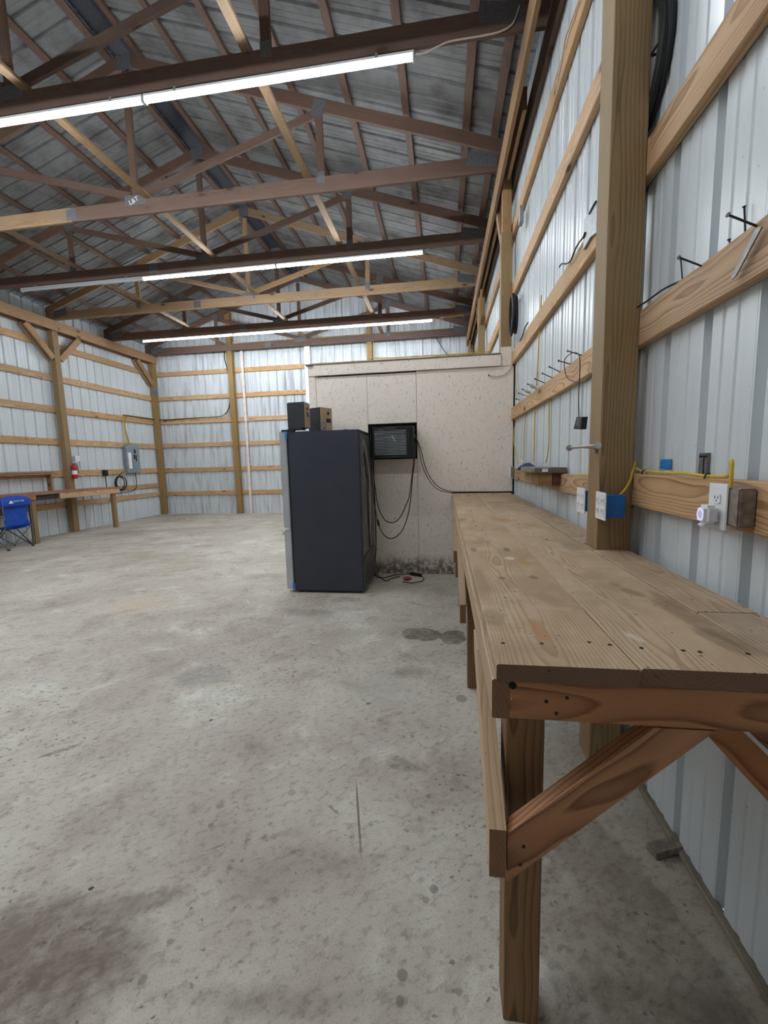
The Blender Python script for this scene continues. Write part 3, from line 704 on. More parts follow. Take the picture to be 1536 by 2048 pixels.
# ------------------------------------------------------------------ refrigerator
fr = thing('refrigerator', 'tall dark grey refrigerator seen from its side, stainless doors facing left', 'refrigerator', (-1.28, 4.83, 0))
F0, F1 = 4.43, 5.24
MB().box(-1.668, -.885, F0, F1, .03, 1.80, .006).build('cabinet', M['fridge'], fr)
m = MB(); m.box(-1.64, -.90, F0 + .02, F1 - .02, .012, .03); m.build('plinth', M['black'], fr)
for x in (-1.62, -.93):
    for y in (F0 + .06, F1 - .06): MB().cyl((x, y, 0), (x, y, .014), .018, 12).build('foot', M['black'], fr, True)
for a, b in ((F0 - .003, (F0 + F1) / 2 - .003), ((F0 + F1) / 2 + .003, F1 + .003)):
    d = MB().box(-1.768, -1.688, a, b, .745, 1.80, .008).build('door', M['fridgedoor'], fr)
    yh = b - .06 if a < 4.6 else a + .06
    MB().tube([(-1.768, yh, .95), (-1.82, yh, .97), (-1.82, yh, 1.6), (-1.768, yh, 1.62)], .012, 10, 1).build('handle', M['chrome'], d, True)
d = MB().box(-1.768, -1.688, F0 - .003, F1 + .003, .045, .722, .008).build('freezer_drawer', M['fridgedoor'], fr)
MB().tube([(-1.768, F0 + .08, .66), (-1.815, F0 + .08, .665), (-1.815, F1 - .08, .665), (-1.768, F1 - .08, .66)], .012, 10, 1).build('handle', M['chrome'], d, True)
MB().box(-1.69, -1.668, F0 + .01, F1 - .01, .05, 1.79).build('door_gasket', M['black'], fr)
MB().box(-1.74, -1.60, F0 + .0, F0 + .06, 1.80, 1.822, .004).build('hinge_cover', M['black'], fr)
MB().box(-1.74, -1.60, F1 - .06, F1 + .0, 1.80, 1.822, .004).build('hinge_cover', M['black'], fr)
MB().box(-1.70, -1.672, F0 - .006, F0 - .003, 1.725, 1.80).box(-1.74, -1.67, F0 - .006, F0 + .05, 1.80, 1.804).build('tape_strip', M['tape'], fr)
MB().box(-1.70, -1.668, F0 - .006, F0 - .003, .045, .115).build('tape_strip', M['tape'], fr)
bk = MB().box(-.886, -.876, F0 + .035, F1 - .03, .42, 1.76, .003).build('back_panel', M['fridgeback'], fr)
m = MB()
for k in range(7): m.box(-.879, -.868, F0 + .06, F1 - .08, .08 + k * .045, .105 + k * .045, .001)
m.box(-.884, -.876, F0 + .035, F1 - .03, .04, .40); m.build('vent_cover', M['fridgeback'], fr)
for y, z0, z1 in ((F0 + .14, 1.55, 1.70), (F0 + .14, 1.22, 1.40), (F0 + .14, .75, .95), (F1 - .2, 1.3, 1.5)):
    MB().box(-.876, -.869, y, y + .05, z0, z1, .002).build('bracket', M['galv'], fr)
wire('drain_hose', [(-.87, F0 + .18, 1.62), (-.865, F0 + .3, 1.30), (-.862, F0 + .33, 1.28), (-.865, F0 + .33, .95), (-.865, F0 + .34, .62), (-.868, F0 + .38, .45)], .006, M['rubber'], fr)
wire('water_line', [(-.868, F0 + .2, 1.7), (-.86, F0 + .42, 1.35), (-.862, F0 + .46, 1.0), (-.865, F0 + .40, .6)], .005, M['whitecable'], fr)
box('service_label', (-.876, -.874, F0 + .44, F0 + .50, .98, 1.10), M['mdf'], fr, 0)
MB().cyl((-1.772, F0 + .02, .70), (-1.80, F0 + .02, .70), .012, 10).build('knob', M['chrome'], fr, True)

# speakers on the refrigerator
def rotz(m, cx, cy, a):
    ca, sa = math.cos(a), math.sin(a); m.v = [(cx + (x - cx) * ca - (y - cy) * sa, cy + (x - cx) * sa + (y - cy) * ca, z) for x, y, z in m.v]; return m
s1 = thing('bookshelf_speaker', 'black bookshelf speaker standing upright on the front corner of the refrigerator', 'speaker', (-1.56, 4.56, 1.83))
A1 = -.10
def sp(m, name, mat, p, cx, cy, a, sm=False): return rotz(m, cx, cy, a).build(name, M[mat], p, sm)
sp(MB().box(-1.665, -1.475, 4.47, 4.62, 1.838, 2.115, .003), 'cabinet', 'speaker', s1, -1.56, 4.55, A1)
sp(MB().box(-1.474, -1.470, 4.475, 4.615, 1.842, 2.110, .001), 'back_board', 'mdf', s1, -1.56, 4.55, A1)
sp(MB().cyl((-1.4695, 4.545, 2.05), (-1.466, 4.545, 2.05), .016, 16), 'port', 'black', s1, -1.56, 4.55, A1, True)
sp(MB().box(-1.4695, -1.465, 4.525, 4.565, 1.965, 2.01, .001), 'terminal', 'black', s1, -1.56, 4.55, A1)
sp(MB().box(-1.675, -1.666, 4.475, 4.615, 1.842, 2.11, .002), 'grille', 'black', s1, -1.56, 4.55, A1)
s2 = thing('bookshelf_speaker', 'dark speaker turned askew with its tan back showing, behind the front one', 'speaker', (-1.40, 4.93, 1.80)); A2 = -.52
sp(MB().box(-1.56, -1.36, 4.86, 5.06, 1.803, 2.10, .003), 'cabinet', 'speaker', s2, -1.45, 4.95, A2)
sp(MB().box(-1.359, -1.355, 4.865, 5.055, 1.806, 2.096, .001), 'back_board', 'mdf', s2, -1.45, 4.95, A2)
sp(MB().cyl((-1.3545, 4.99, 2.035), (-1.351, 4.99, 2.035), .018, 16), 'port', 'black', s2, -1.45, 4.95, A2, True)
sp(MB().box(-1.3545, -1.351, 4.955, 5.03, 1.93, 1.975, .001), 'terminal', 'black', s2, -1.45, 4.95, A2)
sp(MB().box(-1.3545, -1.351, 4.88, 4.935, 1.83, 1.94, .001), 'terminal_plate', 'galv', s2, -1.45, 4.95, A2)
sp(MB().cyl((-1.35, 4.92, 1.86), (-1.34, 4.92, 1.86), .008, 10), 'red_terminal', 'red', s2, -1.45, 4.95, A2, True)
o = MB().box(-1.68, -1.52, 4.46, 4.60, 1.8225, 1.837, .003).build('flat_router', M['speaker']); tag(o, 'flat black slab lying under the front speaker on the refrigerator', 'electronics')
o = wire('speaker_wire', [(-1.46, 4.56, 1.98), (-1.40, 4.55, 1.88), (-1.33, 4.62, 1.812), (-1.20, 4.75, 1.808), (-1.10, 4.8, 1.83), (-1.02, 4.9, 1.808)], .003, M['wiredark']); tag(o, 'thin speaker wire trailing over the refrigerator top', 'wire')

# ------------------------------------------------------------------ cords round the air conditioner
def cord(pts, r, mat, label, cat='cord', name='extension_cord', group=None, seg=6, smooth=5):
    o = wire(name, pts, r, M[mat], None, seg, smooth); return tag(o, label, cat, group)
cord([(-0.828,4.995,1.817),(-0.677,4.995,1.841),(-0.499,4.995,1.846),(-0.370,4.995,1.824),(-0.313,4.995,1.724),(-0.257,4.995,1.577),(-0.207,4.995,1.371),(-0.120,4.995,1.204),(-0.016,4.995,1.114),(0.112,4.995,1.076)], .005, 'wiredark', 'dark cord swooping from the air conditioner top down to the bench end, upper strand')
cord([(-0.346,4.985,1.799),(-0.301,4.985,1.694),(-0.279,4.985,1.577),(-0.236,4.985,1.372),(-0.144,4.985,1.187),(-0.039,4.985,1.097),(0.106,4.985,1.065)], .0045, 'wiredark', 'dark cord swooping from the air conditioner side down to the bench end, lower strand')
cord([(-0.336,4.990,1.724),(-0.340,4.990,1.509),(-0.367,4.990,1.286),(-0.401,4.990,1.048),(-0.445,4.990,0.929),(-0.521,4.990,0.778),(-0.607,4.990,0.717),(-0.704,4.990,0.748),(-0.780,4.990,0.902),(-0.816,4.990,1.145),(-0.834,4.990,1.385),(-0.838,4.990,1.652)], .0055, 'wiredark', 'dark cord hanging in the shorter loop below the air conditioner')
cord([(-0.318,4.965,1.664),(-0.327,4.965,1.491),(-0.360,4.965,1.257),(-0.381,4.965,1.050),(-0.422,4.965,0.811),(-0.504,4.965,0.611),(-0.621,4.965,0.525),(-0.718,4.965,0.568),(-0.782,4.965,0.691)], .0055, 'wiredark', 'dark cord hanging in the longer loop below the air conditioner')
o = MB().tube([(-0.780,4.990,0.675),(-0.797,4.990,0.749)], .014, 8, 1).tube([(-0.797,4.990,0.749),(-0.823,4.990,0.902),(-0.842,4.990,1.085),(-0.857,4.990,1.416),(-0.856,4.990,1.653)], .005, 6, 4).build('cord_connector', M['black'], None, True); tag(o, 'black in-line plug on the longer cord loop beside the refrigerator', 'plug')
cord([(-0.868,5.270,1.601),(-0.872,5.270,1.223),(-0.867,5.270,0.710),(-0.870,5.270,0.383),(-0.880,5.270,0.251),(-0.899,5.270,0.051)], .006, 'rubber', 'black cord hanging down between refrigerator and partition')
fz = lambda L, z=.008: [(a, b, z) for a, b, _ in L]
cord(fz([(-0.897,5.211,0.000),(-0.818,5.074,0.000),(-0.723,5.079,0.000),(-0.623,5.200,0.000),(-0.486,5.254,0.000),(-0.396,5.259,0.000)]), .006, 'wiredark', 'cord on the floor running from the refrigerator to the power strip')
cord(fz([(-0.909,5.284,0.000),(-0.838,5.166,0.000),(-0.742,4.989,0.000),(-0.696,4.926,0.000),(-0.632,5.061,0.000),(-0.552,5.133,0.000)]), .005, 'wiredark', 'stray cord end crossing on the floor beside the refrigerator')
cord(fz([(-0.289,5.169,0.000),(-0.246,5.058,0.000),(-0.259,4.949,0.000),(-0.311,4.904,-0.000),(-0.368,4.859,0.000),(-0.435,4.876,0.000),(-0.491,4.894,0.000)]), .005, 'wiredark', 'short cord looping from the power strip to an orange plug on the floor')
pa, pb = [Vector((a, b, .022)) for a, b, _ in [(-0.427,5.233,0.000),(-0.281,5.147,0.000)]]
ps = thing('power_strip', 'black power strip lying on the floor at the foot of the partition', 'power strip', ((pa + pb) / 2)[:2] + (0,))
MB().tube([pa, pb], .022, 4, 1).build('strip_body', M['black'], ps)
for k in range(4):
    q = pa.lerp(pb, .2 + .2 * k); MB().cyl(q + Vector((0, -.004, .012)), q + Vector((0, -.006, .018)), .010, 8).build('socket', M['rubber'], ps)
q = [(-0.444,4.982,0.000)][0]
o = MB().lathe([(.006, -.05), (.018, -.04), (.026, -.01), (.026, .02), (.014, .035), (.012, .05)], (q[0], q[1], .027), (1, .2, 0), 12).build('orange_plug', M['orange'], None, True); tag(o, 'rust-orange plug end lying on the floor near the power strip', 'plug')
cord([(0.550,5.285,2.440),(0.620,5.285,2.425),(0.701,5.285,2.432),(0.764,5.285,2.469),(0.804,5.285,2.518),(0.832,5.285,2.591),(0.842,5.285,2.687),(0.841,5.285,2.772)], .006, 'whitecable', 'white cable curving from a hole in the partition up the corner post', 'cable', 'wall_cable')
MB().lathe([(.0, 0), (.012, 0), (.012, .003)], ([(0.552,5.300,2.443)][0][0], 5.298, [(0.552,5.300,2.443)][0][2]), (0, -1, 0), 12).build('cable_hole', M['dark'], WI)
o = MB().tube([(0.106,5.285,1.048),(0.448,5.285,1.046),(0.688,5.285,1.043),(0.872,5.285,1.043)], .012, 8, 3).build('foam_rope', M['rubber'], None, True); tag(o, 'black foam strip along the joint of bench and partition', 'weatherstrip')

# ------------------------------------------------------------------ right workbench
BT = 1.037
wb = thing('workbench', 'long plank workbench with a weathered top running along the right wall to the partition', 'workbench', (.45, 3.06, 0))
def plank(x0, x1, y0, y1, mat='plank', z=BT): return lumber('plank', ((x0 + x1) / 2, y0, z - .0185), ((x0 + x1) / 2, y1, z - .0185), x1 - x0, .037, M[mat], wb, up=(1, 0, 0))
plank(.104, .376, .830, 4.52); plank(.106, .374, 4.525, 5.285)
plank(.380, .655, .836, 4.75); plank(.378, .655, 4.755, 5.285)
plank(.659, .806, .840, 1.165); plank(.659, .806, 1.169, 1.945)
plank(.659, .669, 1.95, 2.09); plank(.659, .806, 2.094, 5.285)
zr = .955
lumber('rim_board', (.114, .842, zr), (.114, 3.2, zr), .086, .035, M['rimpale'], wb); lumber('rim_board', (.114, 3.204, zr), (.114, 5.28, zr), .086, .035, M['rimpale'], wb)
lumber('end_board', (.132, .860, zr), (.808, .860, zr), .086, .036, M['rim'], wb)
lumber('rear_rail', (.79, .88, zr), (.79, 1.945, zr), .086, .036, M['rim'], wb); lumber('rear_rail', (.79, 2.095, zr), (.79, 5.28, zr), .086, .036, M['rim'], wb)
for y in (1.05, 2.62, 4.15, 4.95): lumber('joist', (.132, y, zr), (.77, y, zr), .086, .036, M['rim'], wb)
for i, y in enumerate((.955, 2.57, 4.10, 5.14)):
    lumber('leg', (.1865, y + .0435, 0), (.1865, y + .0435, .998), .088, .087, M['leg'], wb, up=(1, 0, 0))
    if y < 5:
        ys = .84 if i == 0 else y - .1
        z0 = .60 if i == 0 else .53
        zt_ = .912; ln = (zt_ - z0) * 1.15
        a = Vector((.1105, ys, z0 - .005)); b = Vector((.1105, ys + ln, zt_ - .075)); d = (b - a).normalized(); hw = .05
        # diagonal 2x4 up to the rim, ends cut plumb
        sl = d.z / d.y
        v = []
        for x in (.0925, .1285):
            v += [(x, ys, z0 - .06), (x, ys, z0 + .055), (x, ys + ln, z0 + .055 + ln * sl), (x, ys + ln + .11, zt_ - 0.0), (x, ys + ln + .11, z0 - .06 + (ln + .11) * sl)]
        v = [(x, yy, min(z, zt_)) for x, yy, z in v]
        o = link_mesh('diagonal_brace', v, [(0, 1, 2, 3, 4), (9, 8, 7, 6, 5), (0, 5, 6, 1), (1, 6, 7, 2), (2, 7, 8, 3), (3, 8, 9, 4), (4, 9, 5, 0)], M['rimpale'], wb)
        # turn its coordinates so the grain runs along the brace
        ang = math.atan2(d.z, d.y); Rm = Matrix((d, Vector((0, -d.z, d.y)), Vector((1, 0, 0)))).transposed().to_4x4()
        loc = WM[o.name].copy(); o.data.transform(Rm.inverted()); reg(o, loc @ Rm); par(o, wb)
def brace_xz(name, pts, y0, y1, d):
    m = MB().prism(pts, 'y', y0, y1); o = m.build(name, M['rim'], wb)
    d = Vector((d[0], 0, d[1])).normalized(); Rm = Matrix((d, Vector((-d.z, 0, d.x)), Vector((0, -1, 0)))).transposed().to_4x4()
    loc = WM[o.name].copy(); o.data.transform(Rm.inverted()); reg(o, loc @ Rm); par(o, wb); return o
brace_xz('end_brace', [(.131, .528), (.131, .645), (.412, .911), (.522, .911)], .842, .880, (.28, .27))
brace_xz('wall_brace', [(.508, .904), (.575, .911), (.80, .685), (.80, .575)], .882, .918, (.29, -.31))
brace_xz('wall_brace', [(.60, .911), (.66, .911), (.81, .77), (.81, .70)], 1.10, 1.136, (.29, -.29))
# nail heads and knots on the plank ends
m = MB()
for x, y in ((.13, .93), (.215, .935), (.32, .95), (.36, .94), (.42, .93), (.50, .925), (.53, .92), (.62, .92), (.18, 1.25), (.34, 1.5), (.18, 2.4), (.52, 2.2)):
    m.cyl((x, y, BT - .002), (x, y, BT + .0012), .0045, 8)
m.build('nail_heads', M['nail'], wb)['kind'] = 'stuff'
m = MB()
for x, z in ((.205, .955), (.225, .93), (.245, .965)): m.cyl((x, .8425, z), (x, .8405, z), .0038, 8)
for x, z in ((.165, .62), (.158, .575)): m.cyl((x, .843, z), (x, .8405, z), .0038, 8)
m.build('nail_heads', M['nail'], wb)['kind'] = 'stuff'
MB().lathe([(0, 0), (.0075, 0), (.0075, .0015)], (.138, .8405, .987), (0, -1, 0), 10).build('dark_spot', M['dark'], wb)

# debris by the sill
o = MB().box(.735, .862, 1.485, 1.535, .002, .028, .003); rotz(o, .8, 1.51, .35); o = o.build('steel_bracket', M['dustbox']); tag(o, 'dusty steel bracket lying on the floor against the right wall under the bench', 'bracket')

# ------------------------------------------------------------------ electrical on the near right post
def outlet_face(m_, parent, X, y0, y1, z0, z1, gangs, normal=-1):
    """cover plate facing -X with duplex sockets"""
    p = MB().box(X - .005, X, y0, y1, z0, z1, .0018).build('cover_plate', M['white'], parent)
    n = gangs; w_ = (y1 - y0) / n
    for g in range(n):
        yc = y0 + w_ * (g + .5)
        for zc in ((z0 + z1) / 2 + .022, (z0 + z1) / 2 - .022):
            s_ = MB().box(X - .0075, X - .0045, yc - .016, yc + .016, zc - .0135, zc + .0135, .0035).build('socket', M['white'], p)
            k = MB(); k.box(X - .0080, X - .0073, yc - .008, yc - .0055, zc - .001, zc + .007).box(X - .0080, X - .0073, yc + .0055, yc + .008, zc - .001, zc + .007).cyl((X - .0073, yc, zc - .006), (X - .0080, yc, zc - .006), .0024, 8)
            k.build('socket_slots', M['dark'], p)
    return p
b1 = thing('outlet_box', 'blue two-gang outlet box on the near face of the closest right-hand post', 'outlet', (.71, 1.91, 1.18))
MB().box(.672, .757, 1.872, 1.947, 1.190, 1.285, .004).build('box_body', M['blue'], b1)
outlet_face(None, b1, .671, 1.845, 1.958, 1.180, 1.298, 2)
MB().box(.745, .762, 1.90, 1.946, 1.20, 1.275, .003).build('mounting_ear', M['blue'], b1)
b2 = thing('outlet_box', 'blue two-gang outlet box on the far side of the closest right-hand post', 'outlet', (.70, 2.14, 1.18))
MB().box(.668, .750, 2.092, 2.165, 1.190, 1.288, .004).build('box_body', M['blue'], b2)
outlet_face(None, b2, .667, 2.093, 2.212, 1.178, 1.300, 2)
b3 = thing('outlet_box', 'dusty single outlet box with a white cover on the lowest right girt', 'outlet', (.79, 1.26, 1.24))
MB().box(.768, .812, 1.214, 1.305, 1.252, 1.356, .004).build('box_body', M['dustbox'], b3)
outlet_face(None, b3, .767, 1.252, 1.332, 1.238, 1.366, 1)
MB().cyl((.79, 1.212, 1.275), (.79, 1.2135, 1.275), .012, 12).build('knockout', M['dustbox'], b3, True)
pg = thing('plug_in_light', 'small white plug-in night light with a violet ring in the lower socket', 'night light', (.735, 1.292, 1.25))
MB().box(.722, .760, 1.270, 1.318, 1.252, 1.306, .009).build('housing', M['white'], pg, True)
MB().tube([(.7215, 1.294 + .013 * math.cos(a * pi / 8), 1.279 + .016 * math.sin(a * pi / 8)) for a in range(16)], .0016, 6, 1, True).build('ring', M['glowring'], pg, True)
MB().cyl((.7225, 1.294, 1.279), (.7212, 1.294, 1.279), .012, 16).build('lens', M['paper'], pg)
MB().box(.725, .755, 1.282, 1.312, 1.244, 1.253, .003).build('button', M['white'], pg)
# nickel bar on the post
hb = thing('paper_holder', 'brushed nickel paper-roll holder bar on the left face of the closest post', 'holder', (.62, 1.97, 1.49))
MB().cyl((.612, 1.80, 1.494), (.612, 2.18, 1.494), .0065, 14).build('bar', M['chrome'], hb, True)
for y in (1.795, 2.178): MB().lathe([(.0, 0), (.0145, .001), (.0150, .004), (.0140, .007), (.0, .008)], (.612, y, 1.494), (0, 1, 0), 20).build('end_disc', M['chrome'], hb, True)
MB().lathe([(.0, 0), (.021, .0), (.021, .004), (.010, .006)], (.671, 1.99, 1.488), (-1, 0, 0), 20).cyl((.666, 1.99, 1.490), (.612, 1.99, 1.494), .007, 12).build('mount', M['chrome'], hb, True)
# wall details
o = MB().box(.8505, .8535, 1.728, 1.806, 1.395, 1.432).build('tape_patch', M['tape']); tag(o, 'torn piece of blue tape stuck to the right wall above the low girt', 'tape')
m = MB().box(.845, .8535, 1.497, 1.541, 1.372, 1.452).build('wall_slot_plate', M['bar']); tag(m, 'grey metal tab sticking up behind the low girt on the right wall', 'bracket')
MB().box(.8435, .8455, 1.512, 1.516, 1.376, 1.44).box(.8435, .8455, 1.499, 1.539, 1.438, 1.444).build('tab_slot', M['dark'], m)
GT = 1.374
G2 = 1.338
cord([(.826, 2.00, GT + .03), (.822, 1.90, GT + .012), (.82, 1.80, GT + .010), (.822, 1.70, GT + .008), (.818, 1.58, GT + .010), (.82, 1.45, GT + .006), (.818, 1.36, GT + .008), (.812, 1.325, GT + .022), (.805, 1.315, GT + .045), (.80, 1.305, GT + .055), (.795, 1.295, GT + .045), (.792, 1.29, GT + .015), (.79, 1.285, 1.352)], .0055, 'yellow', 'yellow cable lying on the low girt, hooking down into the dusty outlet', 'cable', 'yellow_cable')
cord([(.822, 1.96, GT + .05), (.80, 1.94, 1.35), (.775, 1.925, 1.31), (.75, 1.915, 1.283)], .0055, 'yellow', 'yellow cable slanting down into the blue box on the near post face', 'cable', 'yellow_cable')
cord([(.818, 2.12, G2 + .007), (.816, 2.25, G2 + .010), (.82, 2.45, G2 + .006), (.818, 2.70, G2 + .008)], .0055, 'yellow', 'short yellow cable on the low girt beyond the near post', 'cable', 'yellow_cable')
for k, (y) in enumerate((1.86, 1.44, 2.2)):
    GT = G2 if k == 2 else 1.374
    o = MB().tube([(.808, y, GT - .002), (.812, y, GT + .013), (.828, y + .01, GT + .013), (.832, y + .01, GT - .0)], .0025, 6, 3).build('cable_staple', M['rubber'], None, True)
    tag(o, ['black staple over the yellow cable just right of the near post', 'black staple over the yellow cable beside the dusty outlet', 'black staple over the yellow cable beyond the near post'][k], 'staple', 'cable staples on the low girt')
cord([(0.838,3.903,2.820),(0.838,3.968,2.472),(0.838,4.007,2.226),(0.838,4.069,1.974),(0.838,4.089,1.706),(0.838,4.087,1.408)], .0055, 'yellow', 'thick yellow cable running down the right wall between post and partition', 'cable', 'yellow_cable')
cord([(0.838,4.419,2.071),(0.838,4.485,1.933),(0.838,4.576,1.740),(0.838,4.590,1.561),(0.838,4.605,1.400)], .004, 'yellow', 'thin yellow cable on the right wall, second from the partition', 'cable', 'yellow_cable')
cord([(0.838,3.549,2.056),(0.838,3.557,1.787),(0.838,3.540,1.589),(0.838,3.564,1.491),(0.838,3.624,1.410)], .0045, 'yellow', 'yellow cable behind the weathered plank on the right wall', 'cable', 'yellow_cable')
cord([(0.825,5.098,2.478),(0.825,5.051,2.276),(0.825,4.940,2.095)], .004, 'yellow', 'yellow cable in the corner by the partition, upper stretch', 'cable', 'yellow_cable')
cord([(0.822,4.941,1.904),(0.822,5.134,1.780),(0.822,5.124,1.635),(0.822,4.977,1.489),(0.822,4.809,1.394)], .005, 'yellow', 'yellow cable bowing out in the corner by the partition', 'cable', 'yellow_cable')
cord([(0.800,2.896,4.071),(0.800,3.074,4.103),(0.800,3.183,4.117),(0.800,3.247,4.055),(0.800,3.354,4.007),(0.800,3.390,3.973)], .005, 'whitecable', 'thin cable pinned to the topmost girt near the upper frame edge', 'cable', 'wall_cable')

# nails in the second girt, nail racks
GF = .8125
NB = [(0.812,1.533,2.038),(0.813,1.295,2.033),(0.812,2.706,2.046),(0.812,2.934,2.046),(0.812,3.167,2.043),(0.812,3.377,2.043),(0.812,3.637,2.052),(0.812,3.933,2.063),(0.812,4.191,2.061),(0.812,4.377,2.059),(0.813,4.712,2.064)]
NTp = [(0.728,1.496,2.054),(0.728,1.269,2.055),(0.728,2.683,2.069),(0.728,2.870,2.055),(0.728,3.106,2.068),(0.728,3.316,2.066),(0.728,3.566,2.073),(0.728,3.857,2.083),(0.728,4.097,2.078),(0.728,4.311,2.077),(0.728,4.429,2.038)]
NLB = ['long nail in the second girt at right, nearest but one to the frame edge', 'long nail in the second girt holding the flat steel bar', 'nail holding the charger cord, nearest to the post',
       'second nail left of the post in the nail row', 'third nail left of the post in the nail row', 'fourth nail left of the post in the nail row', 'fifth nail left of the post in the nail row',
       'nail carrying the right white pipe piece', 'nail carrying the left white pipe piece', 'second nail from the partition in the nail row', 'nail closest to the partition in the nail row']
for i, (pb_, pt_, lab) in enumerate(zip(NB, NTp, NLB)):
    pb_ = Vector(pb_); tip = Vector(pt_)
    n = thing('nail', lab, 'nail', pb_, 'nails driven into the second girt')
    r_ = .0028 if i < 2 else .0034; dd = (tip - pb_).normalized()
    MB().cyl(pb_ - dd * .01, tip, r_, 8).build('shank', M['nail'], n, True)
    MB().cyl(tip, tip + dd * .0018, r_ * 2.2, 10).build('head', M['nail'], n, True)
UN = [(0.842,1.708,2.067),(0.842,1.724,2.137),(0.842,1.392,2.062),(0.842,1.404,2.136),(0.842,1.455,2.065),(0.842,1.461,2.077)]
for k, lab in enumerate(('upright nail behind the second girt by the long nail', 'rusty upright spike behind the second girt by the steel bar', 'short stub poking above the second girt')):
    q0, q1 = Vector(UN[2 * k]), Vector(UN[2 * k + 1]); q1.x = q0.x = .845; n = thing('nail', lab, 'nail', q0, 'upright nails behind the second girt')
    MB().cyl(q0, q1, .0024, 8).build('shank', M['nail'], n, True); MB().cyl(q1, q1 + Vector((0, 0, .002)), .005, 10).build('head', M['nail'], n, True)
for k, lab in ((7, 'white pipe piece hung on a nail, the right one'), (8, 'white pipe piece hung on a nail, the left one')):
    a_, b_ = Vector(NTp[k]), Vector(NB[k]); o = MB().tube([a_.lerp(b_, .3), a_.lerp(b_, .96)], .015, 14, 1).build('pipe_piece', M['pvc'], None, True); tag(o, lab, 'pipe', 'white pipe pieces on nails')
# flat steel bar hanging at the right
v = [(0.795,1.261,2.014),(0.795,1.303,1.974),(0.795,1.347,1.932)]
o = MB(); pA, pB, pC = [Vector(q) for q in v]
wv_ = Vector((0, .010, .003))
o.add([pA + wv_ * 1.1, pA - wv_ * 1.1, pB - wv_, pC - wv_, pC + (pC - pB).normalized() * .008, pC + wv_, pB + wv_] + [q + Vector((.004, 0, 0)) for q in (pA + wv_ * 1.1, pA - wv_ * 1.1, pB - wv_, pC - wv_, pC + (pC - pB).normalized() * .008, pC + wv_, pB + wv_)],
      [(0, 1, 2, 3, 4, 5, 6), (13, 12, 11, 10, 9, 8, 7)] + [(i, (i + 1) % 7, 7 + (i + 1) % 7, 7 + i) for i in range(7)])
o = o.build('steel_bar', M['bar']); tag(o, 'flat grey steel bar hanging slanted from a nail at the right edge', 'tool')
# charger
ch = thing('charger', 'small black power adapter hanging on its cord left of the near post', 'charger', (.75, 2.5, 1.64))
cp = [(0.750,2.550,1.674),(0.750,2.453,1.665),(0.750,2.472,1.599),(0.750,2.599,1.611)]
MB().add([Vector(q) for q in cp] + [Vector(q) + Vector((.03, 0, 0)) for q in cp], [(0, 1, 2, 3), (7, 6, 5, 4), (0, 4, 5, 1), (1, 5, 6, 2), (2, 6, 7, 3), (3, 7, 4, 0)]).build('adapter', M['black'], ch)
yc_ = sum(q[1] for q in cp) / 4; zc_ = sum(q[2] for q in cp) / 4
m = MB()
for k in range(5): m.box(.7488, .7496, yc_ - .022 + .003 * k, yc_ + .016 + .001 * k, zc_ + .022 - k * .009, zc_ + .0235 - k * .009)
m.build('fine_print', M['pvc'], ch)['kind'] = 'stuff'
cd = [(0.750,2.505,1.670),(0.750,2.522,1.764),(0.750,2.515,1.871),(0.750,2.514,1.951),(0.750,2.537,2.010),(0.750,2.611,2.041),(0.750,2.709,2.056),(0.750,2.812,2.051),(0.750,2.818,2.002),(0.750,2.758,1.931),(0.750,2.615,1.881),(0.750,2.462,1.849),(0.750,2.374,1.846),(0.750,2.316,1.860)]
wire('cord', cd, .0028, M['wiredark'], ch)
# weathered plank with cloth and blocks on the low girt
o = lumber('weathered_plank', (.738, 3.05, 1.362), (.738, 3.58, 1.362), .215, .036, M['oldwood'], up=(1, 0, 0)); tag(o, 'short weathered grey plank resting on blocks beside the far low girt', 'plank')
MB().box(.68, .72, 3.0485, 3.0495, 1.352, 1.374).build('paper_tag', M['paper'], o)
b_ = box('support_block', (.66, .755, 3.07, 3.30, 1.255, 1.343), M['header'], None, .003); tag(b_, 'brown wooden block under the weathered plank', 'wood block')
b_ = box('support_block', (.757, .8115, 3.07, 3.30, 1.255, 1.343), M['darkwood'], None, .003); tag(b_, 'dark red wooden block under the weathered plank, on the wall side', 'wood block')
# cap / cloth
def cloth(name, cx, cy, z0, rx_, ry_, h_, mat, n=18, k=7, seed=1):
    rr = random.Random(seed); v = []; f = []
    for j in range(k + 1):
        a = j / k
        for i in range(n):
            th = 2 * pi * i / n; r = math.sin(a * pi / 2) * (1 + .10 * math.sin(3 * th + seed) + .05 * math.sin(5 * th)); z = z0 + h_ * math.cos(a * pi / 2) * (1 + .15 * math.sin(2 * th + seed))
            v.append((cx + rx_ * r * math.cos(th), cy + ry_ * r * math.sin(th), max(z, z0)))
    for j in range(k):
        for i in range(n): f.append((j * n + i, j * n + (i + 1) % n, (j + 1) * n + (i + 1) % n, (j + 1) * n + i))
    f.append(tuple(range(k * n, k * n + n)))
    return link_mesh(name, v, f, mat, None, True)
o = cloth('folded_cap', .775, 4.05, 1.338, .065, .34, .06, M['navy']); tag(o, 'navy cloth cap lying on the low girt beside the weathered plank', 'cap')
o = MB().cyl((.80, 4.62, 1.45), (.785, 4.30, 1.40), .012, 12).build('white_tube', M['pvc'], None, True); tag(o, 'short white plastic tube leaning on the navy cap', 'tube')
b4 = thing('outlet_box', 'grey outlet box with white cover where the low girt meets the partition', 'outlet', (.79, 5.2, 1.25))
MB().box(.775, .812, 5.0, 5.16, 1.245, 1.355, .003).build('box_body', M['dustbox'], b4)
MB().box(.768, .7745, 5.02, 5.15, 1.225, 1.36, .002).build('cover_plate', M['white'], b4)

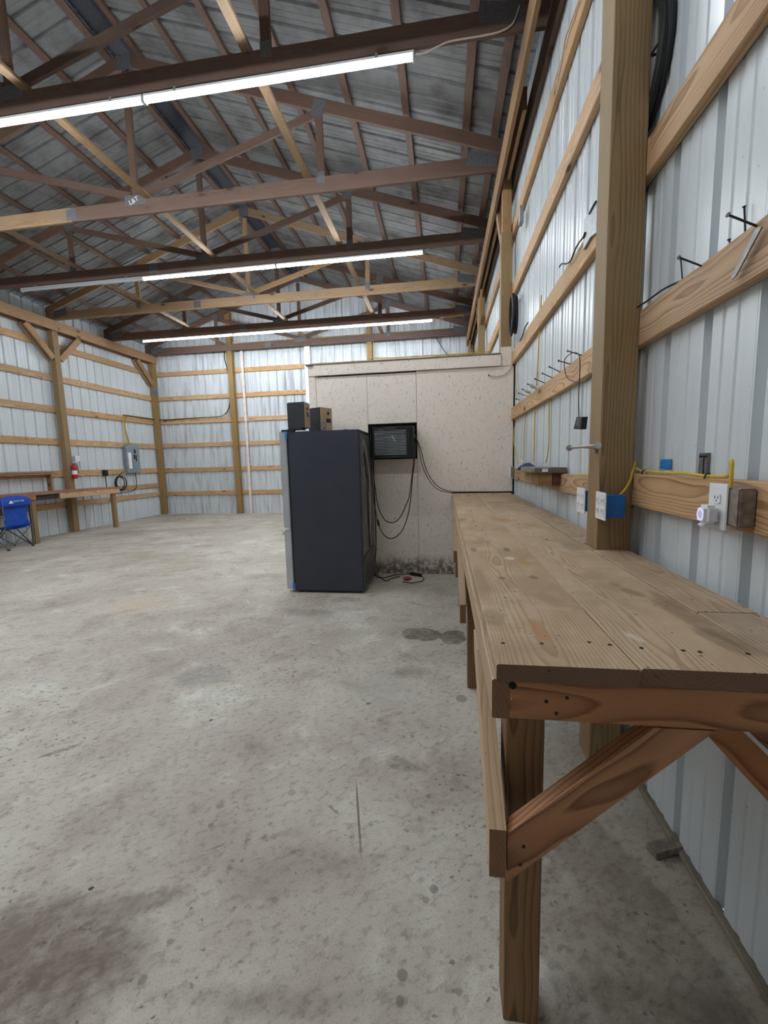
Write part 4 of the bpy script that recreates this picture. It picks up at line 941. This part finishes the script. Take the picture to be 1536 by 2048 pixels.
# cable coils
def coil(name, X, cy, cz, ry_, rz_, n, r, mat, label, cat='cable coil', spread=.025, tilt=0.0, seed=2, tail=None, ax='x'):
    t = thing(name, label, cat, (X, cy, cz))
    rr = random.Random(seed); pts = []
    N = 22
    for k in range(n * N + 1):
        a = 2 * pi * k / N; tr = k / (n * N)
        q = 1 + .09 * math.sin(a * .31 + seed) + .03 * math.sin(a * .73)
        u = cy + ry_ * q * math.sin(a) + tilt * rz_ * q * math.cos(a); v_ = cz + rz_ * q * math.cos(a)
        pts.append((X + spread * math.sin(a * .37 + 1), u, v_))
    MB().tube(pts, r, 6, 1).build('loops', M[mat], t, True)
    return t, pts
t, _ = coil('cable_coil', .829, 2.09, 3.03, .205, .245, 16, .0095, 'rubber', 'thick bundle of black cable hanging behind the near post at the top', spread=.012, seed=3)
m = MB().tube([(.812, 1.96, 2.99), (.812, 1.885, 2.975), (.828, 1.872, 2.97), (.843, 1.885, 2.975), (.843, 1.95, 2.99), (.828, 1.97, 3.0)], .005, 6, 4, True).build('tie', M['black'], t, True)
t, _ = coil('cable_coil', .785, 5.02, 3.03, .11, .20, 7, .011, 'rubber', 'oval coil of black cable hanging at the corner post above the partition', spread=.025, seed=5)
cord([(0.800,4.684,2.658),(0.800,4.519,2.681),(0.800,4.418,2.713),(0.800,4.271,2.714)], .006, 'rubber', 'loose end of the black coil resting on the girt by the corner post', 'cable', 'coil_tail')
# galvanised plate with strap left of the near post
gp = thing('metal_bracket', 'bent galvanised plate with a black strap left of the near post', 'bracket', (.8, 2.55, 2.65))
a_ = [(0.800,2.688,2.620),(0.800,2.686,2.778),(0.800,2.604,2.786),(0.800,2.488,2.766),(0.800,2.451,2.602),(0.800,2.573,2.631)]
V_ = [Vector(q) for q in a_]
MB().add(V_ + [q + Vector((.012, 0, 0)) for q in V_], [(0, 1, 2, 3, 4, 5), (11, 10, 9, 8, 7, 6)] + [(i, (i + 1) % 6, 6 + (i + 1) % 6, 6 + i) for i in range(6)]).build('bracket_plate', M['galv'], gp)
wire('strap', [(0.795,3.170,2.735),(0.795,3.121,2.733),(0.795,2.990,2.679),(0.795,2.903,2.662),(0.795,2.825,2.684),(0.795,2.750,2.690),(0.795,2.678,2.682),(0.795,2.645,2.692)], .005, M['rubber'], gp)
wire('edge_cord', [(0.795,2.586,2.756),(0.795,2.525,2.763),(0.795,2.480,2.762)], .004, M['rubber'], gp)
b5 = box('junction_box', (.775, .811, 4.62, 4.72, 3.78, 3.93), M['galv'], None, .003); tag(b5, 'small steel junction box beside the corner post above the partition', 'electrical box')
b6 = box('junction_box', (.775, .811, 6.10, 6.20, 3.02, 3.20), M['galv'], None, .003); tag(b6, 'steel junction box on the girt beyond the partition top', 'electrical box')
cord([(.815, 2.02, 2.03), (.80, 1.97, 2.055), (.812, 1.88, 2.06), (.83, 1.80, 2.07), (.845, 1.70, 2.06)], .0035, 'rubber', 'thin black cord looping over the second girt right of the near post', 'cord')

# ------------------------------------------------------------------ left side: bench, shelf, panel, extinguisher, chair
lb = thing('workbench', 'reddish-topped workbench along the left wall under the shelf', 'workbench', (-8.3, 7.0, 0))
for i, (x0, x1) in enumerate(((-8.0 - .22, -8.0), (-8.445, -8.223), (-8.695, -8.448))):
    for a, b in ((3.2, 6.3), (6.303, 9.44 - .12 * i)):
        if i == 2 and b > 8.5:
            lumber('plank', ((x0 + x1) / 2, a, .982), ((x0 + x1) / 2, 8.585, .982), x1 - x0, .036, M['redwood'], lb, up=(1, 0, 0))
            lumber('plank', (-8.50, 8.585, .982), (-8.50, b, .982), .09, .036, M['redwood'], lb, up=(1, 0, 0))
        else: lumber('plank', ((x0 + x1) / 2, a, .982), ((x0 + x1) / 2, b, .982), x1 - x0, .036, M['redwood'], lb, up=(1, 0, 0))
lumber('rim_board', (-8.02, 7.78, .905), (-8.02, 9.44, .905), .115, .036, M['girt'], lb)
lumber('rim_board', (-8.02, 3.2, .92), (-8.02, 7.25, .92), .085, .036, M['redwood'], lb)
lumber('rim_board', (-8.06, 7.25, .91), (-8.06, 7.78, .91), .10, .03, M['nearblack'], lb)
lumber('end_board', (-8.04, 9.40, .905), (-8.66, 9.40, .905), .115, .036, M['girt'], lb)
for y in (3.4, 5.3, 7.22, 9.30): lumber('leg', (-8.085, y, 0), (-8.085, y, .962), .089, .089, M['post'], lb, up=(1, 0, 0))
lumber('lower_rail', (-8.12, 3.3, .70), (-8.12, 7.1, .70), .12, .036, M['redwood'], lb)
sh = thing('wall_shelf', 'narrow plank shelf above the left workbench', 'shelf', (-8.6, 6.3, 1.02))
lumber('shelf_board', (-8.60, 3.2, 1.412), (-8.60, 8.20, 1.412), .19, .03, M['oldwood'], sh, up=(1, 0, 0))
for y in (3.4, 5.8, 8.17): lumber('support', (-8.62, y, 1.0), (-8.62, y, 1.395), .12, .036, M['pine'], sh, up=(1, 0, 0))
lumber('front_rail', (-8.525, 3.3, 1.375), (-8.525, 8.14, 1.375), .035, .03, M['redwood'], sh)
o = MB().box(-8.40, -8.30, 6.7, 6.78, 1.002, 1.02, .003).cyl((-8.36, 6.66, 1.002), (-8.36, 6.66, 1.07), .008, 8).build('clamp_tool', M['nail'], None); tag(o, 'small dark clamp lying on the left workbench above the chair', 'tool')
# breaker panel
X0 = -8.69
bp = thing('breaker_panel', 'grey breaker panel with a white label strip on the left wall', 'electrical panel', (-8.63, 10.75, 1.34))
MB().box(-8.69, -8.60, 10.52, 10.98, 1.34, 2.08, .006).build('box', M['panelgrey'], bp)
MB().box(-8.60, -8.588, 10.50, 11.0, 1.32, 2.10, .003).build('cover', M['panelgrey'], bp)
MB().box(-8.588, -8.583, 10.72, 10.93, 1.42, 1.99, .002).build('door', M['panelgrey'], bp)
MB().box(-8.583, -8.581, 10.79, 10.85, 1.86, 1.97).build('main_breaker', M['dark'], bp)
for a, b, c_, d_ in ((10.76, 10.81, 1.70, 1.82), (10.83, 10.87, 1.64, 1.82)): MB().box(-8.583, -8.580, a, b, c_, d_).build('breaker_row', M['dark'], bp)
MB().box(-8.588, -8.5865, 10.56, 10.68, 1.44, 1.88).build('paper_label', M['paper'], bp)
for k, (dy, r_) in enumerate(((0, .007), (.03, .007), (.06, .006), (.085, .006))):
    wire('cable', [(-8.66, 10.66 + dy, 2.08), (-8.66, 10.63 + dy * .8, 2.30), (-8.67, 10.60 + dy * .5, 2.60), (-8.675, 10.62 + dy, 2.85), (-8.675, 10.75 + dy, 2.91)], r_, M['yellow' if k != 3 else 'rubber'], bp)
ex = thing('fire_extinguisher', 'red fire extinguisher hanging on the left wall post', 'extinguisher', (-8.50, 8.68, 1.24))
MB().lathe([(.02, 0), (.052, .004), (.055, .02), (.055, .10)], (-8.488, 8.70, 1.24), seg=20).lathe([(.055, .19), (.055, .27), (.045, .31), (.02, .335), (.018, .35)], (-8.488, 8.70, 1.24), seg=20).build('cylinder', M['red'], ex, True)
MB().lathe([(.0555, .10), (.0555, .19)], (-8.488, 8.70, 1.24), seg=20).build('label_band', M['paper'], ex, True)
MB().box(-8.515, -8.485, 8.67, 8.69, 1.57, 1.60, .003).box(-8.54, -8.47, 8.675, 8.685, 1.60, 1.612, .002).box(-8.53, -8.46, 8.67, 8.69, 1.625, 1.635, .002).build('valve', M['galv'], ex)
wire('hose', [(-8.48, 8.69, 1.59), (-8.44, 8.72, 1.58), (-8.43, 8.74, 1.50), (-8.44, 8.74, 1.36)], .008, M['rubber'], ex)
MB().box(-8.549, -8.54, 8.65, 8.71, 1.30, 1.62, .001).build('bracket', M['galv'], ex)
sw = thing('switch_plate', 'white double switch plate above the fire extinguisher', 'switch', (-8.6, 8.8, 1.65))
MB().box(-8.66, -8.565, 8.735, 8.93, 1.655, 1.765, .003).build('box_body', M['galv'], sw); MB().box(-8.565, -8.559, 8.83, 8.95, 1.645, 1.775, .002).build('cover_plate', M['white'], sw)
for y in (8.865, 8.915): MB().box(-8.559, -8.553, y - .008, y + .008, 1.685, 1.73, .001).build('toggle', M['pvc'], sw)
o = MB().box(-8.69, -8.62, 9.72, 9.84, 1.27, 1.42, .004).build('black_socket', M['black']); tag(o, 'black heavy socket box on the left girt between post and panel', 'outlet')
cord([(-8.65, 9.77, 1.27), (-8.64, 9.76, 1.20), (-8.65, 9.77, 1.0), (-8.66, 9.80, .86), (-8.6, 9.95, .80), (-8.62, 10.5, .80), (-8.64, 10.80, .88), (-8.65, 10.86, 1.1), (-8.66, 10.85, 1.33)], .010, 'rubber', 'thick black cord from the black socket round to the breaker panel', 'cord')
t, _ = coil('cable_coil', -8.62, 10.22, 1.06, .17, .18, 4, .011, 'rubber', 'coil of black cable hanging below the grey breaker panel', seed=7, spread=.03)
cord([(-8.63, 10.22, 1.24), (-8.66, 10.28, 1.30), (-8.66, 10.45, 1.37)], .008, 'rubber', 'black cable end joining the left coil to the panel', 'cable', 'coil_tail')
cord([(-8.675, 10.62, 2.90), (-8.68, 11.0, 2.905), (-8.675, 11.5, 2.90), (-8.66, 11.84, 2.905), (-8.60, 11.94, 2.90), (-8.2, 11.985, 2.885), (-7.6, 11.98, 2.90), (-7.0, 11.985, 2.91), (-6.55, 11.98, 2.93), (-6.35, 11.975, 3.05), (-6.24, 11.97, 3.3), (-6.22, 11.97, 3.7), (-6.24, 11.97, 4.2), (-6.32, 11.97, 4.6), (-6.26, 11.96, 4.85), (-6.18, 11.90, 5.0)], .014, 'rubber', 'black cable along the girts from panel round to the back wall post', 'cable', 'wall_cable')
cord([(-8.67, 10.66, 2.915), (-8.68, 11.2, 2.92), (-8.66, 11.84, 2.92), (-8.4, 11.975, 2.90), (-7.6, 11.97, 2.915), (-6.9, 11.97, 2.92), (-6.45, 11.96, 2.95), (-6.22, 11.95, 3.15), (-6.18, 11.95, 3.6), (-6.19, 11.95, 4.3), (-6.26, 11.95, 4.7), (-6.2, 11.93, 4.95)], .008, 'yellow', 'yellow cable following the black one to the back wall post', 'cable', 'yellow_cable')
cord([(-6.02, 11.9, 4.98), (-5.7, 11.93, 4.93), (-5.2, 11.95, 4.88), (-4.6, 11.95, 4.92), (-4.1, 11.95, 5.08), (-3.7, 11.95, 5.08), (-3.2, 11.95, 4.95), (-2.6, 11.95, 4.93), (-2.1, 11.94, 5.0)], .010, 'yellow', 'yellow cable sagging above the back wall door opening', 'cable', 'yellow_cable')
cord([(-1.90, 11.85, 4.95), (-1.86, 11.85, 4.6), (-1.87, 11.85, 4.2), (-1.86, 11.87, 3.9)], .010, 'yellow', 'yellow cable down the right back-wall post', 'cable', 'yellow_cable')
cord([(-0.889,5.330,2.735),(-0.639,5.330,2.721),(-0.269,5.330,2.723),(0.093,5.330,2.719),(0.449,5.330,2.721),(0.589,5.330,2.724)], .006, 'yellow', 'yellow cable lying along the partition top', 'cable', 'yellow_cable')
cord([(-.2, 11.98, 4.83), (.1, 11.97, 4.35), (.4, 11.96, 4.1), (.75, 11.96, 3.95)], .010, 'rubber', 'black cable drooping on the back wall at far right', 'cable', 'wall_cable')
o = MB().box(-8.58, -8.50, 11.835, 11.849, 3.62, 3.76, .002).build('tape_patch', M['tape']); tag(o, 'blue tape wrapped on the back left corner post', 'tape')

# folding camp chair
cc = thing('camp_chair', 'blue folding camp chair with a white logo pulled up to the left bench', 'chair', (-8.1, 6.8, 0))
XB = -7.90; ya, yb = 6.49, 7.01
P = {'fl': (XB + .0, ya + .03, 0.015), 'fr': (XB, yb - .03, .015), 'bl': (XB - .42, ya + .03, .015), 'br': (XB - .42, yb - .03, .015)}
for a, b in ((P['fl'], (XB, yb, .43)), (P['fr'], (XB, ya, .43)), (P['bl'], (XB - .45, yb, .43)), (P['br'], (XB - .45, ya, .43)),
             (P['fl'], (XB - .45, ya, .43)), (P['bl'], (XB, ya, .43)), (P['fr'], (XB - .45, yb, .43)), (P['br'], (XB, yb, .43))):
    MB().cyl(a, b, .009, 8).build('leg', M['chairsteel'] if a in (P['fl'], P['br']) else M['black'], cc, True)
for p in P.values(): MB().lathe([(.0, -.015), (.026, -.015), (.022, .0), (.012, .02)], p, seg=12).build('foot', M['black'], cc, True)
for y in (ya + .0, yb - .0): MB().cyl((XB, y, .02), (XB + .02, y, .92), .009, 8).build('back_post', M['chairsteel'], cc, True)
def grid(fn, nu, nv, th):
    v = []; f = []
    for k in (0, 1):
        for j in range(nv + 1):
            for i in range(nu + 1):
                p = Vector(fn(i / nu, j / nv)); v.append(p + Vector(th) * k)
    n = (nu + 1) * (nv + 1)
    for j in range(nv):
        for i in range(nu):
            a = j * (nu + 1) + i; q = (a, a + 1, a + nu + 2, a + nu + 1); f.append(q); f.append(tuple(n + x_ for x_ in reversed(q)))
    per = [i for i in range(nu)] + [(j) * (nu + 1) + nu for j in range(nv)] + [nv * (nu + 1) + nu - i for i in range(nu)] + [(nv - j) * (nu + 1) for j in range(nv)]
    for a, b in zip(per, per[1:] + per[:1]): f.append((a, b, n + b, n + a))
    return v, f
def back(u, v):
    z = .40 + .56 * v; ins = .055 * math.exp(-((v - .35) / .25) ** 2)
    y = (ya + ins) + (yb - ya - 2 * ins) * u; return (XB - .03 - .05 * math.sin(pi * u) * (1 - v * .4), y, z + (.03 * math.sin(pi * u) if v == 1 else 0))
v, f = grid(back, 12, 10, (.006, 0, 0)); bk = link_mesh('backrest', v, f, M['chairblue'], cc, True)
def topb(u, v): return (XB + .026 - .012 * math.sin(pi * u), ya - .015 + (yb - ya + .03) * u, .80 + .13 * v + .03 * math.sin(pi * u) * v)
v, f = grid(topb, 12, 3, (-.005, 0, 0)); link_mesh('top_band', v, f, M['chairblue'], cc, True)
def seat(u, v): return (XB - .46 * v + .02, ya + (yb - ya) * u, .435 - .05 * math.sin(pi * u) - .02 * math.sin(pi * v))
v, f = grid(seat, 10, 8, (0, 0, -.006)); link_mesh('seat', v, f, M['chairblue'], cc, True)
for y in (ya - .01, yb + .01):
    def arm(u, v): return (XB - .45 * v + .0, y - .03 + .06 * u, .62 - .02 * math.sin(pi * v))
    v, f = grid(arm, 3, 6, (0, 0, -.006)); link_mesh('armrest', v, f, M['chairblue'], cc, True)
    MB().cyl((XB - .45, y, .43), (XB - .45, y, .62), .009, 8).build('arm_post', M['chairsteel'], cc, True)
lx = XB + .0285
MB().add([(lx - .004, 6.60, .862), (lx + .001, 6.60, .862), (lx - .004, 6.69, .862), (lx + .001, 6.69, .862), (lx - .004, 6.645, .915), (lx + .001, 6.645, .915)], [(1, 3, 5), (0, 4, 2), (0, 2, 3, 1), (2, 4, 5, 3), (4, 0, 1, 5)]).build('logo_mark', M['paper'], cc)
text('logo_lettering', 'OZARK TRAIL', .034, M['paper'], cc, (lx, 6.79, .895), RZ(pi / 2) @ RX(pi / 2), .001)
